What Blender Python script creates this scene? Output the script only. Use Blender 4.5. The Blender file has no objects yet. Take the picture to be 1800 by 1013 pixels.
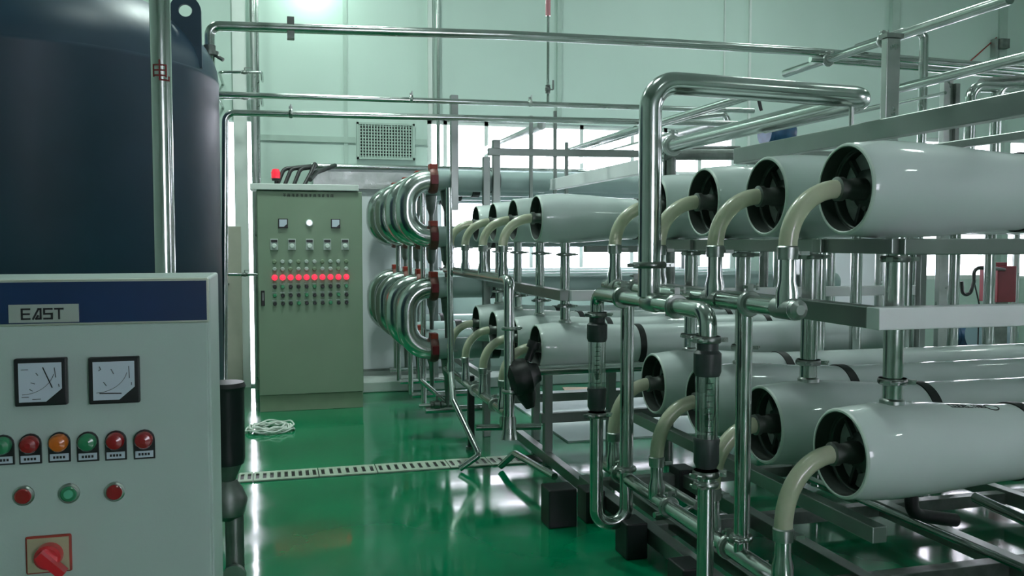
import bpy, bmesh, math, random
from mathutils import Vector, Matrix
random.seed(7)
C = bpy.context.scene.collection
SC = bpy.context.scene
V = Vector
# ---------------------------------------------------------------- camera
F, CX, CY, H = 1545.0, 900.0, 506.5, 1.40
YAW, PITCH = math.radians(15.04), math.radians(3.02)
cam_d = bpy.data.cameras.new('camera'); cam = bpy.data.objects.new('camera', cam_d); C.objects.link(cam)
cam_d.sensor_width = 36.0; cam_d.lens = 36.0 * F / 1800.0; cam_d.clip_end = 200
cam.location = (0, 0, H); cam.rotation_euler = (math.pi/2 - PITCH, 0, -YAW)
SC.camera = cam
FW = V((math.sin(YAW)*math.cos(PITCH), math.cos(YAW)*math.cos(PITCH), -math.sin(PITCH)))
RT = V((math.cos(YAW), -math.sin(YAW), 0)); UP = RT.cross(FW)
# ---------------------------------------------------------------- light
SC.view_settings.view_transform = 'Standard'; SC.view_settings.look = 'None'
SC.view_settings.gamma = 1; SC.view_settings.use_curve_mapping = False
SC.view_settings.exposure = 0.08
W = bpy.data.worlds.new('world'); SC.world = W; W.use_nodes = True
W.node_tree.nodes['Background'].inputs[0].default_value = (0.96, 0.93, 1.0, 1)
W.node_tree.nodes['Background'].inputs[1].default_value = 13
LAMPS = [(0.6, 3.6, 24), (4.6, 3.0, 5), (-1.4, 6.6, 24), (0.5, 6.2, 88), (4.6, 6.6, 36), (7.6, 5.4, 8), (1.6, -1.5, 6), (5.4, -1.5, 11)]
LAMP_Z = 5.0
LAMP_COL = (0.84, 1.0, 0.94)
WALL_LAMP = 9
# ---------------------------------------------------------------- pixel -> point on a world plane (1800x1013 frame)
def ray(px, py): return FW + RT*((px-CX)/F) - UP*((py-CY)/F)
def PY(px, py, Y): d = ray(px, py); return V((0, 0, H)) + d*(Y/d.y)
def PX(px, py, X): d = ray(px, py); return V((0, 0, H)) + d*(X/d.x)
def PZ(px, py, Z): d = ray(px, py); return V((0, 0, H)) + d*((Z-H)/d.z)
def zy(py, px, Y): return PY(px, py, Y).z
# ---------------------------------------------------------------- materials
def mat(name, col, rough=0.5, metal=0.0, var=0.0, vscale=6.0, bump=0.0, bscale=60.0, coat=0.0, rvar=0.0,
        trans=0.0, emit=None, estr=0.0, col2=None, detail=4.0, aniso=None):
    m = bpy.data.materials.new(name); m.use_nodes = True
    nt = m.node_tree; b = nt.nodes['Principled BSDF']
    b.inputs['Base Color'].default_value = (*col, 1); b.inputs['Roughness'].default_value = rough
    b.inputs['Metallic'].default_value = metal; b.inputs['Coat Weight'].default_value = coat
    b.inputs['Transmission Weight'].default_value = trans
    if emit: b.inputs['Emission Color'].default_value = (*emit, 1); b.inputs['Emission Strength'].default_value = estr
    tc = nt.nodes.new('ShaderNodeTexCoord')
    def noise(scale, det=detail):
        mp = nt.nodes.new('ShaderNodeMapping'); nt.links.new(tc.outputs['Object'], mp.inputs[0])
        if aniso: mp.inputs['Scale'].default_value = aniso
        n = nt.nodes.new('ShaderNodeTexNoise'); n.inputs['Scale'].default_value = scale; n.inputs['Detail'].default_value = det
        nt.links.new(mp.outputs[0], n.inputs[0]); return n
    if var > 0 or col2:
        n = noise(vscale); r = nt.nodes.new('ShaderNodeValToRGB')
        c2 = col2 or tuple(c*(1+var) for c in col); c1 = col if col2 else tuple(c*(1-var) for c in col)
        r.color_ramp.elements[0].position = 0.35; r.color_ramp.elements[1].position = 0.68
        r.color_ramp.elements[0].color = (*c1, 1); r.color_ramp.elements[1].color = (*c2, 1)
        nt.links.new(n.outputs[0], r.inputs[0]); nt.links.new(r.outputs[0], b.inputs['Base Color'])
    if rvar > 0:
        n = noise(vscale*1.7); mr = nt.nodes.new('ShaderNodeMapRange')
        mr.inputs['To Min'].default_value = max(0.02, rough-rvar); mr.inputs['To Max'].default_value = rough+rvar
        mr.inputs['From Min'].default_value = .3; mr.inputs['From Max'].default_value = .7
        nt.links.new(n.outputs[0], mr.inputs[0]); nt.links.new(mr.outputs[0], b.inputs['Roughness'])
    if bump > 0:
        n = noise(bscale); bp = nt.nodes.new('ShaderNodeBump'); bp.inputs['Strength'].default_value = bump
        bp.inputs['Distance'].default_value = 0.01
        nt.links.new(n.outputs[0], bp.inputs['Height']); nt.links.new(bp.outputs[0], b.inputs['Normal'])
    return m
STEEL = mat('polished_steel', (.50, .545, .52), .20, 1, rvar=.07, vscale=5, bump=.05, bscale=8)
STEELB = mat('brushed_steel', (.44, .48, .455), .34, 1, var=.10, rvar=.08, vscale=7, bump=.08, bscale=30)
STEELD = mat('dull_steel', (.20, .225, .21), .42, .9, var=.2, vscale=12, rvar=.1)
BEAM = mat('frame_steel', (.30, .335, .315), .34, 1, var=.08, vscale=3, rvar=.06, bump=.02, bscale=8)
BEAMREFL = mat('beam_painted_reflection', (.84, .85, .86), .42, .15, var=.05, vscale=3)  # bright reflection on the steel beams put into a pale base colour
END = mat('end_plate_grey', (.50, .56, .53), .4, .3, var=.25, vscale=14)
FITT = mat('dark_grey_coupling', (.045, .055, .055), .4, 0, var=.15, vscale=20)
COUP = mat('brown_red_coupling', (.13, .045, .035), .5, .2, var=.3, vscale=20)
VWHITE = mat('vessel_paint', (.60, .68, .66), .36, 0, var=.03, vscale=3, coat=.8, bump=.02, bscale=15)
VRIM = mat('vessel_rim', (.62, .71, .65), .35)
VIN = mat('vessel_bore', (.055, .07, .062), .5, .2, var=.2, vscale=9)
ENDCAP = mat('end_cap_alloy', (.10, .12, .11), .42, .6, var=.35, vscale=18)
RUBBER = mat('black_rubber', (.012, .014, .014), .45, 0, var=.3, vscale=30)
HOSE = mat('milky_hose', (.66, .69, .50), .28, 0, var=.06, vscale=14, trans=.35, coat=.3)
RED = mat('red_paint', (.32, .035, .02), .45, 0, var=.25, vscale=25)
GREYTUBE = mat('grey_green_tube', (.36, .46, .45), .35, 0, var=.06, vscale=4, coat=.2)
WALLM = mat('painted_wall', (.47, .60, .535), .55, 0, var=.035, vscale=.8, bump=.04, bscale=40)
TRIMM = mat('wall_trim', (.36, .47, .41), .5, 0, var=.04)
PALE = mat('pale_column_paint', (.60, .66, .62), .5, 0, var=.03)
BEIGE = mat('beige_door_paint', (.40, .40, .33), .5, 0, var=.05)
PANELM = mat('grey_cold_room_panel', (.66, .69, .71), .45, 0, var=.03, vscale=1.2)
CEILM = mat('ceiling_sheet', (.42, .50, .46), .7, 0, var=.05)
TANKM = mat('navy_tank_paint', (.016, .046, .078), .46, .0, var=.12, vscale=3, coat=.0, rvar=.04, bump=.03, bscale=20)
CABM = mat('olive_cabinet_paint', (.20, .285, .195), .42, 0, var=.04, vscale=2.5, bump=.02, bscale=80)
CABD = mat('olive_cabinet_plinth', (.20, .28, .18), .5, 0, var=.06)
EASTM = mat('grey_green_cabinet_paint', (.42, .53, .49), .42, 0, var=.03, vscale=4, bump=.03, bscale=220)
BLUEB = mat('blue_band_paint', (.004, .026, .095), .35, 0, var=.1, vscale=8)
SILV = mat('silver_trim', (.50, .55, .46), .4, .5)
PLATE = mat('name_plate_grey', (.38, .44, .40), .45, .2)
BLACK = mat('black_plastic', (.010, .011, .013), .38)
INK = mat('black_ink', (.008, .010, .012), .6)
REDINK = mat('red_ink', (.22, .02, .02), .6)
DIAL = mat('meter_dial', (.52, .60, .68), .35)
LRED = mat('red_lens', (.28, .012, .015), .25, coat=.5)
LORG = mat('orange_lens', (.60, .14, .015), .25, coat=.5)
LGRN = mat('green_lens', (.03, .22, .10), .25, coat=.5)
LITRED = mat('lit_red_lamp', (.8, .02, .04), .3, emit=(1, .03, .07), estr=1.3)
LITWHITE = mat('lit_white_lamp', (.8, .8, 1), .3, emit=(.85, .85, 1), estr=7)
BEACON = mat('beacon_red', (.7, .02, .05), .25, emit=(1, .04, .06), estr=.5)
GREYP = mat('grey_plastic', (.40, .47, .43), .4)
BLUEM = mat('blue_motor_paint', (.015, .08, .17), .4, 0, var=.2, vscale=12)
REDBOX = mat('dark_red_box', (.20, .012, .02), .4, 0, var=.1)
DRAINM = mat('drain_cover_plate', (.35, .44, .34), .5, 0, var=.12, vscale=10)
WIREM = mat('white_cable', (.66, .72, .66), .45)
PAPER = mat('orange_white_paper', (.75, .55, .42), .6)
LAMPM = mat('lamp_glow', (1, 1, 1), .4, emit=LAMP_COL, estr=9)
PINKG = mat('pink_sight_glass', (.70, .32, .36), .12, trans=.3)
def floor_mat():
    m = mat('green_epoxy_floor', (.0, .13, .045), .13, 0, coat=0)
    nt = m.node_tree; b = nt.nodes['Principled BSDF']
    tc = nt.nodes.new('ShaderNodeTexCoord')
    n1 = nt.nodes.new('ShaderNodeTexNoise'); n1.inputs['Scale'].default_value = .7; n1.inputs['Detail'].default_value = 5
    r = nt.nodes.new('ShaderNodeValToRGB'); r.color_ramp.elements[0].position = .3; r.color_ramp.elements[1].position = .7
    r.color_ramp.elements[0].color = (.0, .13, .052, 1); r.color_ramp.elements[1].color = (.0, .24, .098, 1)
    nt.links.new(tc.outputs['Object'], n1.inputs[0]); nt.links.new(n1.outputs[0], r.inputs[0]); nt.links.new(r.outputs[0], b.inputs['Base Color'])
    n2 = nt.nodes.new('ShaderNodeTexNoise'); n2.inputs['Scale'].default_value = 2.2; n2.inputs['Detail'].default_value = 6
    mr = nt.nodes.new('ShaderNodeMapRange'); mr.inputs['From Min'].default_value = .35; mr.inputs['From Max'].default_value = .7
    mr.inputs['To Min'].default_value = .06; mr.inputs['To Max'].default_value = .19
    nt.links.new(tc.outputs['Object'], n2.inputs[0]); nt.links.new(n2.outputs[0], mr.inputs[0]); nt.links.new(mr.outputs[0], b.inputs['Roughness'])
    n3 = nt.nodes.new('ShaderNodeTexNoise'); n3.inputs['Scale'].default_value = 3.5; n3.inputs['Detail'].default_value = 2
    bp = nt.nodes.new('ShaderNodeBump'); bp.inputs['Strength'].default_value = .09; bp.inputs['Distance'].default_value = .01
    nt.links.new(tc.outputs['Object'], n3.inputs[0]); nt.links.new(n3.outputs[0], bp.inputs['Height']); nt.links.new(bp.outputs[0], b.inputs['Normal'])
    b.inputs['IOR'].default_value = 1.6
    return m
FLOORM = floor_mat()
def glass_mat(name, tint, gloss=.12, rough=.03):
    m = bpy.data.materials.new(name); m.use_nodes = True; nt = m.node_tree; nt.nodes.clear()
    o = nt.nodes.new('ShaderNodeOutputMaterial'); mx = nt.nodes.new('ShaderNodeMixShader')
    t = nt.nodes.new('ShaderNodeBsdfTransparent'); g = nt.nodes.new('ShaderNodeBsdfGlossy')
    t.inputs[0].default_value = (*tint, 1); g.inputs['Roughness'].default_value = rough
    lw = nt.nodes.new('ShaderNodeLayerWeight'); lw.inputs[0].default_value = .35
    mr = nt.nodes.new('ShaderNodeMapRange'); mr.inputs['To Min'].default_value = gloss; mr.inputs['To Max'].default_value = .8
    nt.links.new(lw.outputs['Facing'], mr.inputs[0]); nt.links.new(mr.outputs[0], mx.inputs[0])
    nt.links.new(t.outputs[0], mx.inputs[1]); nt.links.new(g.outputs[0], mx.inputs[2]); nt.links.new(mx.outputs[0], o.inputs[0])
    return m
PANE = glass_mat('window_pane_glass', (.97, .97, 1), .04)
TUBEG = glass_mat('flow_tube_glass', (.93, .97, .95), .22, .08)
# ---------------------------------------------------------------- mesh builder
def fillet(pts, rb, seg=7):
    pts = [V(p) for p in pts]
    if rb <= 0 or len(pts) < 3: return pts
    out = [pts[0]]
    for i in range(1, len(pts)-1):
        a, b, c = pts[i-1], pts[i], pts[i+1]
        u = (a-b); w = (c-b); lu, lw = u.length, w.length; u.normalize(); w.normalize()
        ang = u.angle(w)
        if ang > math.radians(176): out.append(b); continue
        t = min(rb/math.tan(ang/2), lu*.49 if i > 1 else lu*.95, lw*.49 if i < len(pts)-2 else lw*.95)
        r = t*math.tan(ang/2); bis = (u+w).normalized(); cen = b + bis*(r/math.sin(ang/2))
        p0 = b+u*t; p1 = b+w*t; v0 = p0-cen; v1 = p1-cen; th = v0.angle(v1)
        for k in range(seg+1):
            s = k/seg
            out.append(cen + (v0*math.sin((1-s)*th) + v1*math.sin(s*th))/math.sin(th))
    out.append(pts[-1]); return out
def frame(ax):
    ax = V(ax).normalized(); h = V((0, 0, 1)) if abs(ax.z) < .9 else V((1, 0, 0))
    u = h.cross(ax).normalized(); return u, ax.cross(u), ax
class MB:
    def __init__(s): s.v = []; s.f = []; s.sm = []
    def face(s, idx, sm=False): s.f.append(idx); s.sm.append(sm)
    def box(s, lo, hi):
        lo, hi = V(lo), V(hi); b = len(s.v)
        for z in (lo.z, hi.z):
            for x, y in ((lo.x, lo.y), (hi.x, lo.y), (hi.x, hi.y), (lo.x, hi.y)): s.v.append(V((x, y, z)))
        for q in ((3, 2, 1, 0), (4, 5, 6, 7), (0, 1, 5, 4), (1, 2, 6, 5), (2, 3, 7, 6), (3, 0, 4, 7)): s.face([b+i for i in q])
        return s
    def cbox(s, c, sx, sy, sz): c = V(c); h = V((sx/2, sy/2, sz/2)); return s.box(c-h, c+h)
    def bar(s, p0, p1, w, h, roll=None):
        p0, p1 = V(p0), V(p1); d = (p1-p0).normalized()
        up = V((0, 0, 1)) if abs(d.z) < .95 else V((0, 1, 0))
        u = d.cross(up).normalized(); v = u.cross(d).normalized()
        if roll: R = Matrix.Rotation(roll, 3, d); u = R@u; v = R@v
        b = len(s.v)
        for p in (p0, p1):
            for a, c in ((-1, -1), (1, -1), (1, 1), (-1, 1)): s.v.append(p+u*(a*w/2)+v*(c*h/2))
        for q in ((3, 2, 1, 0), (4, 5, 6, 7), (0, 1, 5, 4), (1, 2, 6, 5), (2, 3, 7, 6), (3, 0, 4, 7)): s.face([b+i for i in q])
        return s
    def tube(s, pts, r, n=14, rb=0, caps=True, seg=7):
        P = fillet(pts, rb, seg); m = len(P); rs = r if isinstance(r, (list, tuple)) else [r]*m
        T = []
        for i in range(m):
            a = P[max(0, i-1)]; c = P[min(m-1, i+1)]; T.append((c-a).normalized())
        u, v, _ = frame(T[0]); b = len(s.v)
        for i in range(m):
            if i:
                q = T[i-1].rotation_difference(T[i]); u = q@u
                u = (u - T[i]*u.dot(T[i])).normalized()
            v = T[i].cross(u)
            for k in range(n):
                t = 2*math.pi*k/n; s.v.append(P[i]+u*(math.cos(t)*rs[i])+v*(math.sin(t)*rs[i]))
        for i in range(m-1):
            for k in range(n):
                k2 = (k+1) % n; s.face([b+i*n+k, b+i*n+k2, b+(i+1)*n+k2, b+(i+1)*n+k], True)
        if caps:
            s.face([b+k for k in reversed(range(n))]); s.face([b+(m-1)*n+k for k in range(n)])
        return s
    def lathe(s, prof, o, ax, n=24, close=True, sharp=()):
        """prof: (distance along axis, radius)"""
        o = V(o); u, v, a = frame(ax); b = len(s.v); m = len(prof)
        for t, r in prof:
            for k in range(n):
                th = 2*math.pi*k/n; s.v.append(o+a*t+u*(math.cos(th)*r)+v*(math.sin(th)*r))
        for i in range(m-1):
            for k in range(n):
                k2 = (k+1) % n; s.face([b+i*n+k, b+i*n+k2, b+(i+1)*n+k2, b+(i+1)*n+k], True)
        if close:
            if prof[0][1] > 1e-6: s.face([b+k for k in reversed(range(n))])
            if prof[-1][1] > 1e-6: s.face([b+(m-1)*n+k for k in range(n)])
        return s
    def poly(s, pts, off):
        """flat polygon extruded by vector off"""
        b = len(s.v); n = len(pts); off = V(off)
        s.v += [V(p) for p in pts] + [V(p)+off for p in pts]
        s.face([b+i for i in range(n)]); s.face([b+n+i for i in reversed(range(n))])
        for i in range(n): j = (i+1) % n; s.face([b+i, b+n+i, b+n+j, b+j])
        return s
    def lo(s): return V((min(p.x for p in s.v), min(p.y for p in s.v), min(p.z for p in s.v)))
    def hi(s): return V((max(p.x for p in s.v), max(p.y for p in s.v), max(p.z for p in s.v)))
    def build(s, name, m, parent=None, org=None, bevel=0, label=None, shade=True):
        if parent is not None: org = V(ORG[parent])
        elif org is None: a, b = s.lo(), s.hi(); org = V(((a.x+b.x)/2, (a.y+b.y)/2, a.z))
        else: org = V(org)
        me = bpy.data.meshes.new(name)
        me.from_pydata([tuple(p-org) for p in s.v], [], s.f)
        me.polygons.foreach_set('use_smooth', s.sm)
        bm = bmesh.new(); bm.from_mesh(me); bmesh.ops.recalc_face_normals(bm, faces=bm.faces)
        for e in bm.edges:
            if len(e.link_faces) == 2 and e.calc_face_angle(0) > .65: e.smooth = False
        bm.to_mesh(me); bm.free()
        me.materials.append(m); o = bpy.data.objects.new(name, me); C.objects.link(o)
        if bevel:
            bv = o.modifiers.new('edge', 'BEVEL'); bv.width = bevel; bv.segments = 2; bv.limit_method = 'ANGLE'; bv.angle_limit = .6
        if parent is not None: o.parent = parent; ORG[o] = ORG[parent]
        else: o.location = org; ORG[o] = org
        if label: o['label'] = label
        return o
ORG = {}
def tag(o, label, cat, group=None, kind=None):
    if label: o['label'] = label
    if cat: o['category'] = cat
    if group: o['group'] = group
    if kind: o['kind'] = kind
    return o
def thing(name, label, cat, loc, group=None):
    o = bpy.data.objects.new(name, None); C.objects.link(o); o.empty_display_size = .1
    o.location = loc; ORG[o] = V(loc); return tag(o, label, cat, group)
def struct(o): o['kind'] = 'structure'; return o
def dup(o, parent=None, loc=None):
    c = o.copy(); C.objects.link(c)
    if parent is not None: c.parent = parent
    if loc is not None: c.location = loc
    for ch in [x for x in bpy.data.objects if x.parent == o]: dup(ch, c)
    return c
# shared shapes
def clamp(mb, c, ax, r, w=.018, ear=True, side=(1, 0, 0)):
    mb.lathe([(-w/2, r*1.02), (-w/2, r*1.38), (-w*.2, r*1.5), (w*.2, r*1.5), (w/2, r*1.38), (w/2, r*1.02)], c, ax, 18, close=True)
    if ear:
        s = V(side); c = V(c); e = c+s*(r*1.9)
        mb.bar(c+s*(r*1.3), c+s*(r*2.2), .02, .014)
        u = V(ax).normalized().cross(s).normalized()
        mb.tube([e-u*.022, e+u*.03], .005, 8)
        mb.bar(e+u*.03-s*.012, e+u*.03+s*.012, .008, .008)
def valve(mb, c, ax, r, up=(0, 0, 1)):
    ax = V(ax).normalized(); c = V(c); up = V(up)
    mb.lathe([(-r*2.2, r*1.3), (-r*1.3, r*1.3), (-r*1.3, r*1.05), (-r*.8, r*1.5), (r*.8, r*1.5), (r*1.3, r*1.05), (r*1.3, r*1.3), (r*2.2, r*1.3)], c, ax, 12)
    mb.tube([c, c+up*r*3], r*.4, 8); mb.bar(c+up*r*3, c+up*r*3+ax*r*5, r*.9, r*.35)
def pipe(label, pts, r, m=None, rb=None, name='steel_pipe', cat='pipe', clamps=(), side=(1, 0, 0), n=14, group=None, valves=()):
    m = m or STEEL; pts = [V(p) for p in pts]
    if rb is None: rb = r*2.4
    if not clamps and not valves:
        o = MB().tube(pts, r, n, rb).build(name, m); return tag(o, label, cat, group)
    mb = MB().tube(pts, r, n, rb); a, b = mb.lo(), mb.hi()
    t = thing(name, label, cat, ((a.x+b.x)/2, (a.y+b.y)/2, a.z), group)
    mb.build('tube', m, t)
    for c, ax in clamps: k = MB(); clamp(k, c, ax, r, side=side); k.build('clamp', STEELB, t)
    for c, ax, up in valves: k = MB(); valve(k, c, ax, r, up); k.build('valve', STEELD, t)
    return t
def rod(label, p0, p1, r, **k): return pipe(label, [p0, p1], r, **k)
# ================================================================ THE ROOM
WY, WX0, WX1, Y0, CZ = 8.8, -3.6, 10.5, -4.5, 5.3
struct(MB().box((WX0-.2, Y0-.2, -.12), (WX1+.2, WY+.2, 0)).build('floor', FLOORM, org=(0, 0, 0)))
struct(MB().box((WX0-.2, Y0-.2, CZ), (WX1+.2, WY+.2, CZ+.1)).build('ceiling', CEILM))
def wall(name, a0, a1, z1, holes, mk):
    """slab with rectangular holes; holes: (a_lo, a_hi, z_lo, z_hi); mk(a0,a1,z0,z1)->lo,hi"""
    xs = sorted({a0, a1, *[h[0] for h in holes], *[h[1] for h in holes]}); zs = sorted({0, z1, *[h[2] for h in holes], *[h[3] for h in holes]})
    mb = MB()
    for i in range(len(xs)-1):
        for j in range(len(zs)-1):
            xm, zm = (xs[i]+xs[i+1])/2, (zs[j]+zs[j+1])/2
            if any(h[0] < xm < h[1] and h[2] < zm < h[3] for h in holes): continue
            mb.box(*mk(xs[i], xs[i+1], zs[j], zs[j+1]))
    return struct(mb.build(name, WALLM))
wx = lambda px, py=400: PY(px, py, WY).x
ZT, ZB = zy(215, 900, WY), zy(501, 900, WY)
hA = (wx(752), wx(1292), ZB, ZT); hB = (wx(1612), wx(1742), ZB, ZT); hC = (wx(396), wx(416), zy(398, 405, WY), zy(213, 405, WY)); hE = (wx(432), wx(448), .02, zy(213, 440, WY)); hD = (wx(1772), wx(1830), ZB, ZT)
wall('wall_back', WX0, WX1, CZ, [hA, hB, hC, hD, hE], lambda a, b, c, d: ((a, WY, c), (b, WY+.2, d)))
wall('wall_left', Y0, WY, CZ, [], lambda a, b, c, d: ((WX0-.2, a, c), (WX0, b, d)))
hR1 = (-1.2, .4, 1.4, 2.8); hR2 = (4.0, 5.6, 1.4, 2.8)
wall('wall_right', Y0, WY, CZ, [hR1, hR2], lambda a, b, c, d: ((WX1, a, c), (WX1+.2, b, d)))
wall('wall_front', WX0, WX1, CZ, [(1.2, 3.2, 1.0, 2.6)], lambda a, b, c, d: ((a, Y0-.2, c), (b, Y0, d)))
def window(n, h, muls, axis='x', at=WY, hz=()):
    a0, a1, z0, z1 = h; f = MB(); fw = min(.045, (a1-a0)*.05)
    def bx(mb, p, q, r, s_, d0=.02, d1=.09):
        if axis == 'x': mb.box((p, at+d0, r), (q, at+d1, s_))
        else: mb.box((at+d0, p, r), (at+d1, q, s_))
    bx(f, a0, a0+fw, z0, z1); bx(f, a1-fw, a1, z0, z1); bx(f, a0, a1, z0, z0+fw); bx(f, a0, a1, z1-fw, z1)
    w = struct(f.build('window_%d' % n, PALE))
    for mm in muls:
        k = MB(); bx(k, mm-.02, mm+.02, z0, z1); k.build('mullion', PALE, w)
    for zz in hz:
        k = MB(); bx(k, a0, a1, zz-.018, zz+.018); k.build('transom', PALE, w)
    g = MB(); bx(g, a0, a1, z0, z1, .05, .056); g.build('pane', PANE, w)
mA = [wx(p) for p in (784, 856, 935, 1023, 1112, 1170, 1230)]
window(1, hA, mA, hz=(zy(298, 900, WY),)); window(2, hB, [wx(1680)], hz=(zy(298, 1680, WY),)); window(3, hC, []); window(4, hD, []); window(8, hE, [])
window(5, hR1, [-.4], 'y', WX1); window(6, hR2, [4.8], 'y', WX1); window(7, (1.2, 3.2, 1, 2.6), [2.5], 'x', Y0-.15)
# wall trims
def wbox(px0, px1, py0, py1, d=.03, y=WY, full=False):
    a = PY(px0, py1, y); b = PY(px1, py0, y)
    z0, z1 = (0, CZ) if full else (min(a.z, b.z), max(a.z, b.z))
    return MB().box((min(a.x, b.x), y-d, z0), (max(a.x, b.x), y-.001, z1))
n = 1
for px0, px1, d, m in ((417, 431, .04, PALE), (978, 987, .03, TRIMM), (1271, 1276, .03, PALE), (1311, 1316, .03, PALE),
                       (752, 757, .04, PALE), (764, 767, .03, TRIMM), (1550, 1577, .06, TRIMM), (1752, 1756, .03, TRIMM), (608, 609, .012, TRIMM)):
    if px0 in (752, 764, 978, 1271):
        mb = wbox(px0, px1, -300, 213, d); lo, hi = mb.lo(), mb.hi()
        mb = MB().box((lo.x, lo.y, ZT+.02), (hi.x, hi.y, CZ))
    else: mb = wbox(px0, px1, 0, 600, d, full=True)
    struct(mb.build('trim_%d' % n, m)); n += 1
struct(MB().box((wx(460), WY-.02, zy(251, 600, WY)), (wx(626), WY-.001, zy(241, 600, WY))).build('trim_11', TRIMM))
struct(MB().box((wx(729), WY-.02, zy(251, 600, WY)), (wx(751), WY-.001, zy(241, 600, WY))).build('trim_12', TRIMM))
struct(MB().box((wx(460), 8.15, 0), (wx(1300), WY-.26, .10)).build('baseboard_back', PALE, bevel=.01))
struct(MB().box((wx(455), WY-.015, 0), (WX1, WY-.001, .11)).build('trim_13', TRIMM))
pa, pb_ = PZ(935, 790, .0), PZ(1130, 700, 0)
struct(MB().box((1.95, 5.75, 0), (8.0, 7.75, .012)).build('trim_14', mat('pale_floor_sheet', (.78, .82, .84), .12, 0, var=.04, vscale=2)))  # thin pale sheet laid over the green floor
# door behind the tank edge
dd = PY(398, 398, WY-.05); de = PY(427, 398, WY-.05)
door = struct(MB().box((dd.x-.75, WY-.06, 0), (de.x-.02, WY-.005, dd.z)).build('door_1', BEIGE, bevel=.005))
k = MB().tube([(de.x-.14, WY-.065, 1.0), (de.x-.14, WY-.11, 1.0), (de.x-.24, WY-.11, 1.0)], .01, 8, .01); k.build('door_handle', STEELD, door)
# ceiling lamps
LL = ['above the near vessel rack', 'above the right end of the near rack', 'above the storage tank', 'above the olive cabinet', 'above the far vessel rack',
      'by the right wall', 'behind the viewer on the left', 'behind the viewer on the right']
for i, (x, y, p) in enumerate(LAMPS):
    t = thing('ceiling_lamp', 'round high bay lamp hanging ' + LL[i], 'lamp', (x, y, LAMP_Z), 'high bay lamps')
    MB().lathe([(.0, .30), (.02, .30), (.12, .12), (.22, .07), (.30, .05)], (x, y, LAMP_Z), (0, 0, 1), 20, close=False).build('lamp_shade', SILV, t)
    MB().lathe([(.005, .0), (.005, .24), (.02, .25), (.03, .0)], (x, y, LAMP_Z-.01), (0, 0, 1), 20).build('diffuser', LAMPM, t)
    MB().tube([(x, y, LAMP_Z+.28), (x, y, CZ)], .008, 6).build('hanging_rod', STEELD, t)
    L = bpy.data.lights.new('lamp_light', 'AREA'); L.shape = 'DISK'; L.size = .46; L.energy = p; L.color = LAMP_COL
    lo_ = bpy.data.objects.new('lamp_light', L); C.objects.link(lo_); lo_.location = (0, 0, -.03); lo_.parent = t
# wall lamp just above the frame
p = PY(548, -22, WY)
t = thing('wall_lamp', 'white bulkhead lamp on the back wall above the olive cabinet', 'lamp', (p.x, WY, p.z))
MB().lathe([(0, .07), (.04, .07), (.07, .05), (.09, .02)], (p.x, WY-.001, p.z), (0, -1, 0), 16).build('lamp_body', LAMPM, t)
L = bpy.data.lights.new('lamp_light', 'POINT'); L.energy = WALL_LAMP; L.shadow_soft_size = .07; L.color = (.75, 1, .88)
lo_ = bpy.data.objects.new('lamp_light', L); C.objects.link(lo_); lo_.location = (0, -.28, 0); lo_.parent = t
# ventilation grille
g0, g1 = PY(627, 280, WY), PY(728, 219, WY)
t = thing('ventilation_grille', 'square grey ventilation grille high on the back wall', 'grille', (g0.x, WY-.02, g0.z))
MB().box((g0.x, WY-.008, g0.z), (g1.x, WY-.001, g1.z)).build('backing', BLACK, t)
fr = MB()
for a, b in (((g0.x, g0.z), (g1.x, g0.z+.02)), ((g0.x, g1.z-.02), (g1.x, g1.z)), ((g0.x, g0.z), (g0.x+.02, g1.z)), ((g1.x-.02, g0.z), (g1.x, g1.z))):
    fr.box((a[0], WY-.045, a[1]), (b[0], WY-.008, b[1]))
fr.build('frame', TRIMM, t)
for i in range(1, 20):
    x = g0.x+(g1.x-g0.x)*i/20; MB().box((x-.006, WY-.04, g0.z), (x+.006, WY-.01, g1.z)).build('slat', TRIMM, t)
for i in range(1, 12):
    z = g0.z+(g1.z-g0.z)*i/12; MB().box((g0.x, WY-.035, z-.0045), (g1.x, WY-.012, z+.0045)).build('crossbar', TRIMM, t)
# grey partition panel with steel top rail
PYY = 8.55
a, b = PY(550, 292, PYY), PY(776, 292, PYY)
t = thing('partition_panel', 'large smooth grey wall panel with a steel top rail behind the U bends', 'panel', (a.x, PYY, 0))
MB().box((a.x, PYY, .16), (b.x, WY-.03, a.z-.02)).build('sheet', PANELM, t, bevel=.004)
MB().box((a.x, PYY+.01, 0.0), (b.x, WY-.05, .16)).build('kick_plate', PALE, t)
MB().tube([(a.x-.02, PYY-.03, a.z), (b.x+2.2, PYY-.03, a.z)], .025, 12).build('top_rail', STEEL, t)
MB().box((a.x, PYY-.05, a.z-.21), (b.x, PYY-.001, a.z-.05)).build('rail_shadow_band', STEELB, t)  # grey strip standing in for the shadow under the top rail
MB().box((a.x, PYY-.02, .145), (b.x, PYY, .165)).build('bottom_rail', STEELD, t)
# ================================================================ STORAGE TANK
TX, TY, TR, TS = -1.17, 4.77, .90, 2.20
t = thing('storage_tank', 'huge dark navy cylindrical tank with a domed top on the left', 'tank', (TX, TY, 0))
MB().lathe([(.25, TR-.02), (.28, TR), (TS-.012, TR), (TS-.006, TR+.002), (TS+.006, TR+.002), (TS+.012, TR)], (TX, TY, 0), (0, 0, 1), 96, close=False).build('shell', TANKM, t)
dome = [(TS+.012+.46*math.sin(q*math.pi/2/14), TR*math.cos(q*math.pi/2/14)) for q in range(15)]
MB().lathe(dome, (TX, TY, 0), (0, 0, 1), 96).build('domed_head', TANKM, t)
MB().lathe([(0, TR-.15), (.26, TR-.03)], (TX, TY, 0), (0, 0, 1), 64).build('skirt', TANKM, t)
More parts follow.
